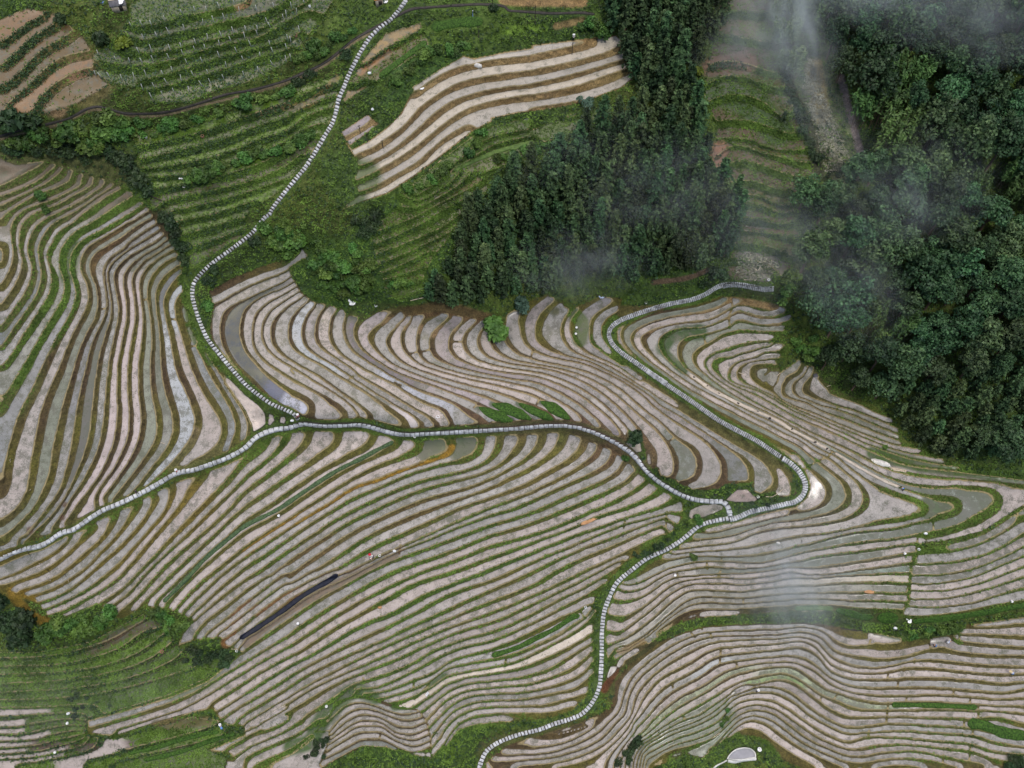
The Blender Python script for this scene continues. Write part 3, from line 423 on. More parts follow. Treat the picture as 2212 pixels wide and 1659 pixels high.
gx = np.zeros((NY,NX)); gy = np.zeros((NY,NX)); gw = np.full((NY,NX), .12); lstep = np.zeros((NY,NX)); dzmap = np.zeros((NY,NX)); weedy = np.full((NY,NX), .4)
rim = np.zeros((NY,NX))
tcol = np.zeros((NY,NX,3)); tcol[:] = PINK; bcol = np.zeros((NY,NX,3)); bcol[:] = GRASS
edge_noise = vnoise(28, 3, 3)-.5; mid = vnoise(120, 5, 3); big = vnoise(300, 6, 3)
SX = .088                                  # metres per survey unit on the reference slope
gy[:] = -.5*SX                             # the slope where nothing was surveyed: up the hill by half
NAMES = list(REG)
thick = 1+.42*np.clip((165-dist_to(T('B1 0,-100 350,0 700,60 250,350 120,750'), 190.0))/60, 0, 1)
for ri, name in enumerate(NAMES):
    R = REG[name]; share, hmin, inset, tp, bp, wd = STYLE[name]
    sl, m, u = solve_region(R)
    uy, ux = np.gradient(u, STEP); g = np.hypot(ux, uy)+1e-5
    u2 = u+edge_noise[sl]*2.2*np.minimum(g, .06)       # ragged hand-cut edges
    fr = u2-np.round(u2); hw = np.clip(share/2/g, hmin, 11)
    hw = hw*(.8+.4*big[sl])*np.minimum(thick[sl], .36/np.maximum(hw*g, .05)).clip(1)
    s = np.abs(fr)/g-hw
    s = np.minimum(s, 60)
    de = dist_to(R['mask'], 30.0, True)[sl]-inset
    r = np.clip(.45*(.5/g-hw), 2, 9)
    s = smin(s, de, r); s = smin(s, dpath[sl]-4.0, r)
    for c in R['cuts']: s = smin(s, dist_to(c, 30.0)[sl]-2.3, r)
    k = np.floor(u2).astype(int); h = hw*g
    st = np.round(u2)-.5+np.clip((fr+h)/(2*h), 0, 1)
    W = np.where(m)
    def put(A, v): A[sl] = np.where(m, v, A[sl])
    put(lev, u); put(sdf, s); put(tid, k+100*(ri+1)); put(reg, ri); put(lstep, st-u); put(dzmap, R['dz'])
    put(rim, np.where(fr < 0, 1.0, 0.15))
    put(gx, -R['dz']*ux); put(gy, -R['dz']*uy); put(gw, 1.0)
    # per tread colour
    rr = np.random.default_rng(40+ri)
    kk = k-k.min(); n = kk.max()+1
    pick = np.array([tp[i] for i in rr.integers(0, len(tp), n)])*(1+.12*rr.standard_normal((n,1)))
    alt = np.array([tp[i] for i in rr.integers(0, len(tp), n)])
    wn = rr.random(n)
    w = np.clip((vnoise(260, 60+ri, 2)[sl]-.38)*4, 0, 1)[...,None]
    tc = pick[kk]*(1-.55*w)+alt[kk]*.55*w
    wb = np.clip((mid[sl]-.35)*3.3, 0, 1)[...,None]; wc = np.clip((big[sl]-.42)*4, 0, 1)[...,None]
    b = np.array(bp[0])*(1-wb)+np.array(bp[1%len(bp)])*wb
    if len(bp) > 2: b = b*(1-.6*wc)+np.array(bp[2])*.6*wc
    for i in range(3):
        put(tcol[...,i], tc[...,i]); put(bcol[...,i], b[...,i])
    put(weedy, wd*(.5+wn[kk]))
# off-region ground: mixed rough grass
out = reg < 0
w1 = np.clip((mid-.35)*3, 0, 1)[...,None]; w2 = np.clip((big-.45)*5, 0, 1)[...,None]
bcol[out] = ((np.array(GRASS)*(1-w1)+np.array(DGRASS)*w1)*(1-.35*w2)+np.array(OLIVE)*.35*w2)[out]

adj = 0
def blob(txt, r, col, amount=1.0, what='b'):
    """ground of another colour about a point or along a line"""
    global bcol, tcol
    pts = T(txt); pts = pts if len(pts) > 1 else pts*2
    d = dist_to([tuple(q) for q in smooth_line(pts, 12.0)] if pts[0] != pts[1] else pts, r*1.6)
    d = d+(mid-.5)*r*.9
    w = (np.clip((r*1.25-d)/(r*.5), 0, 1)*amount)[...,None]
    if what != 't': bcol = bcol*(1-w)+np.array(col)*w
    if what != 'b': tcol = tcol*(1-w)+np.array(col)*w
def tread(txt, col, R=900.0, wd=None):
    """the field at a point gets its own colour as far as R along it"""
    for x, y in T(txt):
        i, j = int(round(x/STEP)), int(round(y/STEP))
        i = min(max(i,0),NX-1); j = min(max(j,0),NY-1)
        d = np.hypot(GX-x, GY-y); w = np.where((tid == tid[j,i]) & (d < R), np.clip((R-d)/(.25*R), 0, 1), 0)
        for c in range(3): tcol[...,c] = tcol[...,c]*(1-w)+col[c]*w
        if wd is not None: weedy[:] = np.where(w > .5, wd, weedy)
# banks
for k_, r_ in (('stairs',5),('lower',6),('ridge',7),('spur',6)):
    d_ = dist_to([tuple(q) for q in PATHS[k_][::3]], 30.0); w_ = (.75*np.clip((WIDTH[k_]+r_+3-d_-(mid-.5)*14)/5, 0, 1))[...,None]; bcol[:] = bcol*(1-w_)+np.array(GRASS)*w_; w_ = np.clip((WIDTH[k_]-.5-d_)/1.5, 0, 1)[...,None]; bcol[:] = bcol*(1-w_)+np.array((.05,.043,.034))*w_  # dark earth bed; in the slab gaps it paints in step riser shade
blob('B1 0,-160 300,-120 600,-60 900,20 A1 0,1400', 60, (.15,.115,.075), .95, 't'); blob('B1 0,200 300,150 700,100 900,30', 55, (.19,.15,.11), .85, 't'); blob('B1 0,0 400,0 800,0', 95, (.085,.09,.03), .9)
blob('B1 350,100 300,400 420,650 350,900 150,1200 50,1600', 75, (.075,.085,.022), .9)
blob('B1 1040,100 900,200 700,330 540,450 500,550 510,700 480,900 350,1150 150,1450', 34, GRASS, .95); blob('B1 560,480 520,700', 22, (.045,.09,.017), 1, 'bt')
blob('B1 850,850 900,700 1100,400 1250,330', 45, BROWN, .9); blob('B1 700,650 850,450 920,380', 20, RUST, .5)
blob('C1 1500,500 1450,650 1350,760 1730,600', 16, (.19,.14,.085), .5)
blob('B1 1430,700 1450,900 1500,1150 1640,1360', 14, GRASS, 1, 'bt'); blob('B1 1590,900 1580,1050', 22, DGRASS, 1, 'bt')
blob('C1 200,1450 700,1290 1200,1100 1600,950 1900,800', 110, (.085,.09,.02), .6)
blob('C1 0,1560 300,1590 600,1500 1000,1330 1500,1080', 55, (.145,.095,.016), .6)
blob('C2 0,1420 300,1220 700,1000 1000,860 1330,740 1500,700 1590,610', 9, (.24,.135,.015), .95)
blob('C2 300,1590 800,1290 1300,1120 1800,960 2212,900 C3 700,740 930,640', 26, RUST, .6)
blob('C2 1200,1400 900,1550 D2 620,210', 14, (.10,.045,.025), .9); blob('D2 1160,20 900,140 500,350 200,540 0,700', 10, (.17,.125,.085), 1, 'bt')
blob('D2 400,300 100,450 D1 1900,380 1740,700', 12, (.19,.075,.028), .75)
blob('C3 60,1450 600,1240 1000,1130 1400,1050', 26, GRASS, .7); blob('D2 0,1090 600,740 1150,470 1800,170 2212,20', 9, (.05,.095,.02), .9)
blob('D2 350,1500 500,1450 560,1330 700,1170 850,1060 1000,1120', 20, (.04,.085,.014), 1, 'bt'); blob('D2 1540,950 1450,1020 1320,1160 1150,1190', 12, (.04,.085,.014), 1, 'bt')
blob('D2 900,1530 1100,1540 1300,1580 1500,1560 1600,1430 1750,1370', 17, (.04,.08,.014), 1, 'b'); blob('D2 1620,1480 1550,1600', 14, LIME, .8)
blob('D2 1400,1290 1480,1200 1500,1420', 9, (.19,.14,.05), .7)
blob('B2 830,980 1000,960 1230,1000 1500,960 1700,1000 1850,1050', 18, RUST, .8); blob('B2 1080,1060 1330,1110 1440,1150 1600,1100', 12, (.28,.18,.09), .7)
blob('C2 1700,60 2212,240 C3 600,240 1000,480', 110, (.13,.075,.05), .5); blob('B2 900,1200 1500,1420', 60, BROWN, .4)
blob('B3 1000,980 1300,960', 12, RUST, .6); blob('B3 1400,1010 1700,960 1850,900 2200,960 B4 300,960', 8, (.30,.19,.085), .85); blob('B3 1150,1140 1400,1070 1800,1010 2200,1070', 10, (.26,.17,.08), .7)
blob('B3 1320,1260 1400,1170 1600,1140', 17, (.035,.075,.018), 1, 'bt'); blob('B3 1340,1300 1440,1400 1480,1430', 10, (.04,.08,.018), 1, 'bt'); blob('B3 1700,1370 1900,1300', 20, (.05,.085,.018), .9)
blob('C3 1720,70 2000,180 2212,290 C4 500,400 800,520 1100,650 1500,740', 17, (.05,.085,.018), 1, 'b'); blob('C4 560,430 720,500', 12, (.20,.15,.07), .7); blob('C4 1050,650 1300,720 1700,790 2212,840', 16, (.055,.095,.018), 1, 'bt')
blob('C3 1200,120 1400,260 1600,380 1900,560 2150,720 C4 400,830', 13, (.09,.08,.028), .9); blob('B3 1060,1420 900,1290 800,1200', 12, GRASS, .7)
blob('C4 430,700 520,740 590,730', 14, (.04,.075,.015), .9); blob('B3 640,1000 700,1060 680,1200', 14, GRASS, .9, 'bt')
blob('D3 900,300 800,480 820,700 800,1000 780,1180', 14, (.05,.085,.018), .9, 'bt'); blob('D3 1150,250 1000,430 950,700', 20, (.055,.08,.022), .6)
blob('D3 880,1000 920,880 1000,760 1300,640 1600,530 2212,500 D4 700,480 1000,560 1300,540', 11, (.05,.075,.02), 1, 'b')
blob('E2 180,830 250,800 320,770', 9, (.26,.17,.07), .9, 'bt'); blob('D3 870,1050 960,900', 9, (.10,.03,.012), .9); blob('D3 1740,640 2200,620', 9, RUST, .7)
blob('D3 1030,1120 1100,850 1500,700', 40, BROWN, .5); blob('D3 0,1520 400,1480 800,1400', 40, BROWN, .5); blob('D3 1150,1500 1080,1400 900,1620', 16, BROWN, .7)
blob('D3 1820,1250 1780,1350 1720,1480', 12, (.05,.10,.018), .9, 'bt'); blob('D3 1400,1600 1700,1500 1850,1420', 20, (.05,.085,.02), .8); blob('D3 1200,1400 1600,1300 1750,1220', 45, GRASS, .7)
blob('D4 0,1440 200,1490 300,1620', 14, (.05,.085,.018), 1, 'bt'); blob('D4 1000,570 1300,620 1700,560', 17, (.045,.08,.016), 1, 'bt'); blob('D4 1050,1430 1400,1500 1700,1500 2000,1570', 26, (.09,.10,.02), .8); blob('D4 2150,1600', 28, DGRASS, 1, 'bt')
blob('D4 700,620 900,900 1500,990', 30, RUST, .35); blob('D3 1300,660 1600,560 2212,522 D4 600,520 900,575 1270,640', 6, (.05,.075,.02), .9); blob('D4 1700,520 1700,680', 9, GRASS, .8); blob('D4 0,160 500,130 1200,60', 30, (.10,.09,.06), .7); blob('C4 700,1250 1300,1330 500,1400', 24, (.06,.075,.03), .8)
blob('D1 1000,1480 600,1500 250,1480', 12, (.075,.05,.035), 1, 'bt'); blob('D1 1200,1330 1600,1300', 12, (.11,.085,.035), .8, 'bt'); blob('D1 700,760 1000,600 1200,560', 12, (.085,.05,.03), .8, 'bt')
blob('D1 1000,1330 1500,1440 1850,1430', 14, (.05,.09,.018), .6); blob('D1 300,350 100,300 250,480 400,540', 14, (.19,.11,.012), .7)
blob('A1 0,1075 450,960 640,875 760,845 950,895 1250,892 1550,815 1950,715 2212,640 A2 600,510 830,330 950,260', 3.5, (.16,.12,.07), .9, 'b')
# upper meadows
blob('A1 200,300 400,500 600,560 700,650', 60, (.12,.085,.035), .6); blob('A1 600,560 680,640', 24, (.17,.10,.055), .8); blob('A1 0,850 200,750 450,850', 26, (.18,.11,.06), .7); blob('A1 350,120 150,230 30,500', 14, (.20,.14,.06), .6)
blob('A2 880,560 1100,400', 9, (.26,.135,.055), .9, 'bt'); blob('A2 300,830 500,790 700,600', 10, (.19,.14,.045), .8, 'bt'); blob('A1 2000,870 2212,800', 14, (.15,.10,.05), .6); blob('A2 0,50 150,20', 22, (.20,.12,.055), .9); blob('A2 2000,-10 2212,10 A3 400,10 700,15', 14, (.22,.14,.06), .9)
blob('A2 900,1350 700,1300 800,1500', 40, (.05,.09,.018), .9, 'bt'); blob('A2 1000,560 1300,430', 20, (.04,.085,.018), .9); blob('A3 100,230 400,220', 12, LIME, .9, 'bt'); blob('A3 500,200 700,160', 10, (.2,.14,.06), .8, 'bt'); blob('A2 1100,780 1400,560 1600,430', 20, (.04,.085,.016), .9)
blob('A1 1300,1010 1900,880', 14, LIME, .7, 'bt'); blob('A1 1300,1130 1900,950', 14, LIME, .5, 'bt'); blob('B2 500,550 800,650 1000,780 700,800', 70, (.04,.085,.015), .8)
blob('B2 1000,400 1500,300 1300,700', 60, (.045,.095,.016), .8); blob('A3 1700,520 1950,480', 26, (.14,.085,.055), .9, 'bt'); blob('A3 1760,1150 1720,1270', 18, (.26,.13,.08), .8, 'bt'); blob('A3 1730,700 2000,800 2212,1000', 34, (.035,.075,.018), .9, 'bt')
blob('A4 530,350 600,600 700,900 800,1250', 62, (.10,.115,.05), .9, 'bt'); blob('A4 600,500 650,900', 20, (.21,.15,.06), .6); blob('A4 340,500 450,780 560,1000 620,1340', 13, (.045,.05,.025), 1, 'bt'); blob('A4 800,600 980,1300', 11, (.16,.13,.12), 1, 'bt')
blob('A4 300,200 420,450', 40, (.085,.13,.055), .8, 'bt'); blob('B4 50,560 200,590 330,650 100,680', 20, (.15,.145,.11), .8, 'bt'); blob('B3 1250,755 1500,725 1700,650', 7, (.10,.062,.04), .9, 'bt'); blob('B3 520,800 800,760 1000,780', 22, (.06,.095,.02), .9)
blob('B1 1480,600 1550,560', 14, LIME, .7, 'bt'); blob('D1 1600,930 1350,1000', 34, (.07,.12,.015), .7, 'bt'); blob('D1 200,1000 700,950', 70, (.05,.085,.017), .6)
blob('D3 1250,1470 1450,1380 1650,1320 1760,1280', 45, (.20,.225,.165), .8, 't'); blob('D3 1250,1600 1600,1450', 40, (.20,.225,.165), .8, 't'); blob('C3 -100,900 300,860 600,700', 40, (.12,.105,.02), .5)
blob('D4 2000,1350 1400,1450', 60, GRASS, .35)
for t_ in ('C2 1800,300 1880,340 1980,380 2050,400','C2 1900,275 2000,305 2120,355 C3 300,390','C3 210,270 300,315 400,360 470,392','C3 380,255 450,290 530,340 600,390'): blob(t_, 8, (.045,.075,.03), .9, 't')
# fields with a look of their own
tread('C2 200,130', (.070,.082,.088), 300, .6); tread('C2 330,220', (.11,.12,.16), 75, .3); tread('C2 430,300', (.40,.41,.47), 58, .3); tread('C1 1400,300', (.40,.42,.43), 260, .5); tread('B1 1350,900', (.36,.38,.38), 90)
for p in ('C1 880,300','C1 960,300','C1 1060,300'): tread(p, (.43,.365,.345), 380, .1)
tread('C1 690,60', (.20,.20,.20), 160, 1.3); tread('C1 630,560', (.17,.16,.18), 120, 1.3); tread('B2 820,1150', (.17,.14,.165), 260, .8); tread('B2 420,1200', (.37,.39,.40), 150, .3); tread('C2 1300,430', (.48,.43,.41), 70, .1)
tread('C2 1300,180', (.36,.37,.40), 120, .3); tread('C2 1480,600', (.16,.175,.095), 60, 1.2); tread('C2 1720,590', (.085,.105,.055), 62, .6); tread('C3 1550,720', (.21,.225,.20), 120, .9); tread('C3 1900,820', (.175,.18,.175), 130, .6)
tread('D2 1800,930', (.50,.44,.36), 700, 0); tread('D3 600,700', (.58,.51,.42), 330, 0); tread('C4 1800,1050', (.30,.34,.27), 130, 1.2); tread('C4 1580,1060', (.12,.16,.085), 60, .9); tread('D2 950,1480', (.17,.19,.18), 110, .8)
for x in ('D4 700,1080','D3 1550,1130'): tread(x, (.34,.38,.24), 200, .7)
tread('D4 300,960', (.24,.33,.13), 90, .6); tread('D4 1100,130', (.24,.29,.24), 130, .6); tread('D4 900,190', PALE, 200, .05); tread('D3 1700,890', (.36,.37,.36), 60, .2); tread('C1 650,120', (.22,.22,.22), 120)
for p, r_ in (('D1 150,1225',62),('D1 60,1320',36),('D1 60,1375',36),('D1 150,1420',62),('D1 60,1490',50),('D1 60,1540',40),('D1 250,1555',70),('D1 150,1605',90),('D1 700,1560',75)): tread(p, PINK, r_*1.4, .2)
for p in ('C4 300,1440','C4 700,1350','C4 1200,1290','C4 400,1520'): tread(p, (.30,.33,.29), 260, 1.1)
for p in ('C1 500,1050','C1 480,1150','C1 230,1250'): blob(p, 9, (.12,.06,.035), .9, 'bt')
# the milky pond in the fork of the paths and three pools beside it
POND = T('C1 1730,50 1780,80 1900,200 2000,280 2050,340 2060,430 2000,475 1950,495 1935,430 1890,330 1800,200 1735,110')
def pool(poly, col, inset=3.0, only=True):
    d = dist_to(poly, 30.0, True); m_ = inside(poly, GX, GY); s = np.where(m_, d, -d)-inset
    upd = s > -6; sdf[upd] = s[upd]; w = np.clip((s+3)/3, 0, 1)
    for c in range(3): tcol[...,c] = tcol[...,c]*(1-w)+col[c]*w
    weedy[:] = np.where(s > -2, .05, weedy); lstep[:] = np.where(m_, -.0, lstep)
pool(POND, (.62,.53,.46)); pool(T('C1 2075,345 2110,360 2120,400 2085,440 2065,430'), (.52,.44,.40), 1); pool(T('C2 265,370 300,370 310,400 300,425 262,420'), (.52,.44,.40), 1)
pool(T('C3 1530,1095 1600,1060 1720,1045 1785,1060 1780,1085 1650,1140 1550,1165 1525,1140'), (.36,.32,.27), 0); pool(T('C3 1810,1015 1850,970 1900,935 1975,935 2010,975 2050,1005 2030,1025 1880,1028'), (.38,.30,.26), 0)
pool(T('C3 1030,575 1080,565 1150,570 1160,640 1120,650'), (.46,.39,.31), 1)
for t in ('C3 1500,1100 1650,1150 1450,1200','C2 220,390 160,440 330,400 340,320','C4 50,1000 300,970 430,900 380,1020','C3 1500,930 1750,1000 1700,960','C3 1080,480 1130,550 1170,680','C2 1200,560 1400,540'): blob(t, 9, (.045,.075,.016), .9)

PBASIN = T('D3 1815,1590 1830,1560 1880,1515 1940,1500 2000,1508 2035,1540 2040,1575 2030,1590 1930,1600')
dbas = np.where(inside(PBASIN, GX, GY), -5.0, dist_to(PBASIN, 30.0, True))
# ---------------------------------------------------------------- heights
q4 = lambda a: a[:(NY//4)*4,:(NX//4)*4].reshape(NY//4,4,NX//4,4).mean((1,3))
cgx, cgy, cw = q4(gx), q4(gy), q4(gw); CH, CW = cgx.shape; hs = STEP*4
wx = np.minimum(cw[:,1:], cw[:,:-1]); wy = np.minimum(cw[1:], cw[:-1])
tx = (cgx[:,1:]+cgx[:,:-1])/2*hs; ty = (cgy[1:]+cgy[:-1])/2*hs
YY = (np.arange(CH)+.5)*hs-937.5
plane = np.repeat((-.5*SX*YY)[:,None], CW, 1)
def poisson(u, wx, wy, tx, ty, plane, lam, n):
    wl = np.pad(wx, ((0,0),(1,0))); wr = np.pad(wx, ((0,0),(0,1))); wu = np.pad(wy, ((1,0),(0,0))); wd_ = np.pad(wy, ((0,1),(0,0)))
    tl = np.pad(tx, ((0,0),(1,0))); tr = np.pad(tx, ((0,0),(0,1))); tu = np.pad(ty, ((1,0),(0,0))); td = np.pad(ty, ((0,1),(0,0)))
    den = wl+wr+wu+wd_+lam; par = (np.add.outer(np.arange(u.shape[0]), np.arange(u.shape[1]))%2).astype(bool)
    for it in range(n):
        for c in (par, ~par):
            p = np.pad(u, 1, mode='edge')
            v = (wl*(p[1:-1,:-2]+tl)+wr*(p[1:-1,2:]-tr)+wu*(p[:-2,1:-1]+tu)+wd_*(p[2:,1:-1]-td)+lam*plane)/den
            u = np.where(c, u+1.9*(v-u), u)
    return u
Hc = poisson(plane.copy(), wx, wy, tx, ty, plane, .0004, 400)
Hc = blur(Hc, 2)
def upsample(c):
    fx = np.clip(GX/hs-.5, 0, CW-1.001); fy = np.clip(GY/hs-.5, 0, CH-1.001); ix = fx.astype(int); iy = fy.astype(int); fx -= ix; fy -= iy
    return (c[iy,ix]*(1-fx)+c[iy,ix+1]*fx)*(1-fy)+(c[iy+1,ix]*(1-fx)+c[iy+1,ix+1]*fx)*fy
HB = blur(upsample(Hc), 4)                # smooth hill
onpath = np.clip((dpath-1)/9, 0, 1)
fine = vnoise(9, 21, 2)-.5
bank = np.clip(-sdf/3, 0, 1)*np.clip((dbed+1)/4, 0, 1)
HT = HB-dzmap*lstep*onpath+bank*fine*.5*onpath+.10*np.exp(-((sdf+1.2)/1.3)**2)*onpath*rim
HT += np.where(out, (vnoise(22, 23, 3)-.5)*.9*onpath*np.clip((dbed+1)/4, 0, 1), 0)
HT = np.where(dbas < 3, HT[dbas < 0].mean()-.3, HT)
print('height range', HB.min(), HB.max(), 'off plane', np.abs(Hc-plane).max(), 'treads', (sdf>0).mean())

print('treads', [(n, round(float((sdf[reg==i]>0).mean()),2)) for i, n in enumerate(NAMES)])
# ---------------------------------------------------------------- camera and survey -> world
CAMD = 190.0; TH = 110.0/190.0; PIT = math.radians(60)
FW = np.array((0, math.cos(PIT), -math.sin(PIT))); UP = np.array((0, math.sin(PIT), math.cos(PIT)))
CAM = -FW*CAMD                                           # the middle of the reference slope is the origin
def ray(X, Y):
    a = (np.asarray(X)-1250)/1250*TH; b = -(np.asarray(Y)-937.5)/1250*TH
    return a, FW[1]+UP[1]*b, FW[2]+UP[2]*b
def place(X, Y, z):
    dx, dy, dz = ray(X, Y); t = (z-CAM[2])/dz
    return CAM[0]+dx*t, CAM[1]+dy*t, z
def sample(A, X, Y):
    fx = np.clip(np.asarray(X, float)/STEP, 0, NX-1.001); fy = np.clip(np.asarray(Y, float)/STEP, 0, NY-1.001)
    ix = fx.astype(int); iy = fy.astype(int); fx = fx-ix; fy = fy-iy
    v = (A[iy,ix]*(1-fx)+A[iy,ix+1]*fx)*(1-fy)+(A[iy+1,ix]*(1-fx)+A[iy+1,ix+1]*fx)*fy
    # beyond the survey the slope simply goes on
    return v-.5*SX*(np.asarray(Y, float)-np.clip(Y, 0, 1875))
def ground(X, Y, dz=0.0, A=None):
    z = sample(HT if A is None else A, X, Y)
    p = place(X, Y, z); return np.array((p[0], p[1], p[2]+dz))

scene = bpy.context.scene
COL = scene.collection
def srgb(*c): return c
MATS = {}
def mat(name, col=(.5,.5,.5), rough=.8, spec=.3, var=.25, scale=3.0, bump=0.0, per_object=0.0, col2=None, trans=0.0):
    if name in MATS: return MATS[name]
    m = bpy.data.materials.new(name); m.use_nodes = True; nt = m.node_tree; N = nt.nodes; Lk = nt.links
    b = N['Principled BSDF']; b.inputs['Roughness'].default_value = rough; b.inputs['Specular IOR Level'].default_value = spec
    tc = N.new('ShaderNodeTexCoord'); no = N.new('ShaderNodeTexNoise'); no.inputs['Scale'].default_value = scale; no.inputs['Detail'].default_value = 4
    Lk.new(tc.outputs['Object'], no.inputs['Vector'])
    rp = N.new('ShaderNodeValToRGB'); lo = [c*(1-var) for c in col]; hi = [min(1,c*(1+var)) for c in (col2 or col)]
    rp.color_ramp.elements[0].color = (*lo,1); rp.color_ramp.elements[1].color = (*hi,1); rp.color_ramp.elements[0].position = .3; rp.color_ramp.elements[1].position = .7
    Lk.new(no.outputs['Fac'], rp.inputs['Fac']); out_ = rp.outputs['Color']
    if per_object:
        oi = N.new('ShaderNodeObjectInfo'); hsv = N.new('ShaderNodeHueSaturation')
        for k, lo_, hi_ in (('Hue', .5-.03*per_object, .5+.03*per_object), ('Value', 1-.45*per_object, 1+.45*per_object)):
            mr = N.new('ShaderNodeMapRange'); mr.inputs['To Min'].default_value = lo_; mr.inputs['To Max'].default_value = hi_
            if k == 'Hue':
                ml = N.new('ShaderNodeMath'); ml.operation = 'MULTIPLY'; ml.inputs[1].default_value = 7.31; fr = N.new('ShaderNodeMath'); fr.operation = 'FRACT'
                Lk.new(oi.outputs['Random'], ml.inputs[0]); Lk.new(ml.outputs[0], fr.inputs[0]); Lk.new(fr.outputs[0], mr.inputs['Value'])
            else: Lk.new(oi.outputs['Random'], mr.inputs['Value'])
            Lk.new(mr.outputs['Result'], hsv.inputs[k])
        Lk.new(out_, hsv.inputs['Color']); out_ = hsv.outputs['Color']
    Lk.new(out_, b.inputs['Base Color'])
    if bump:
        bp_ = N.new('ShaderNodeBump'); bp_.inputs['Strength'].default_value = bump; bp_.inputs['Distance'].default_value = .1
        Lk.new(no.outputs['Fac'], bp_.inputs['Height']); Lk.new(bp_.outputs['Normal'], b.inputs['Normal'])
    MATS[name] = m; return m

def mesh_from(name, verts, faces, m, smooth=False):
    me = bpy.data.meshes.new(name)
    verts = np.asarray(verts, np.float32); faces = np.asarray(faces, np.int32)
    n = faces.shape[1]
    me.vertices.add(len(verts)); me.vertices.foreach_set('co', verts.ravel())
    me.loops.add(faces.size); me.loops.foreach_set('vertex_index', faces.ravel())
    me.polygons.add(len(faces)); me.polygons.foreach_set('loop_start', np.arange(0, faces.size, n, dtype=np.int32))
    try: me.polygons.foreach_set('loop_total', np.full(len(faces), n, np.int32))
    except Exception: pass
    me.update(calc_edges=True)
    if smooth: me.polygons.foreach_set('use_smooth', np.ones(len(faces), bool))
    me.materials.append(m); return me
def link(name, me, parent=None, loc=None):
    o = bpy.data.objects.new(name, me); COL.objects.link(o)
    if parent is not None: o.parent = parent
    if loc is not None: o.location = loc
    return o
def tag(o, label=None, cat=None, group=None, kind=None):
    if label: o['label'] = label
    if cat: o['category'] = cat
    if group: o['group'] = group
    if kind: o['kind'] = kind
    return o

# ---------------------------------------------------------------- terrain
ext = np.array([40,90,160,260,400,600])
xs = np.concatenate([-ext[::-1], np.arange(NX)*STEP, 2500+ext]); ys = np.concatenate([-ext[::-1]*.8, np.arange(NY)*STEP, 1875+ext*.8])
MX, MY = np.meshgrid(xs, ys)
def ex(A): return A[np.clip(np.round(MY/STEP).astype(int),0,NY-1), np.clip(np.round(MX/STEP).astype(int),0,NX-1)]
Z = ex(HT)-.5*SX*(MY-np.clip(MY,0,1875))
PX, PY, PZ = place(MX, MY, Z)
V = np.stack([PX,PY,PZ],-1).reshape(-1,3); w_, h_ = len(xs), len(ys)
idx = np.arange(w_*h_).reshape(h_,w_)
F = np.stack([idx[1:,:-1],idx[1:,1:],idx[:-1,1:],idx[:-1,:-1]],-1).reshape(-1,4)

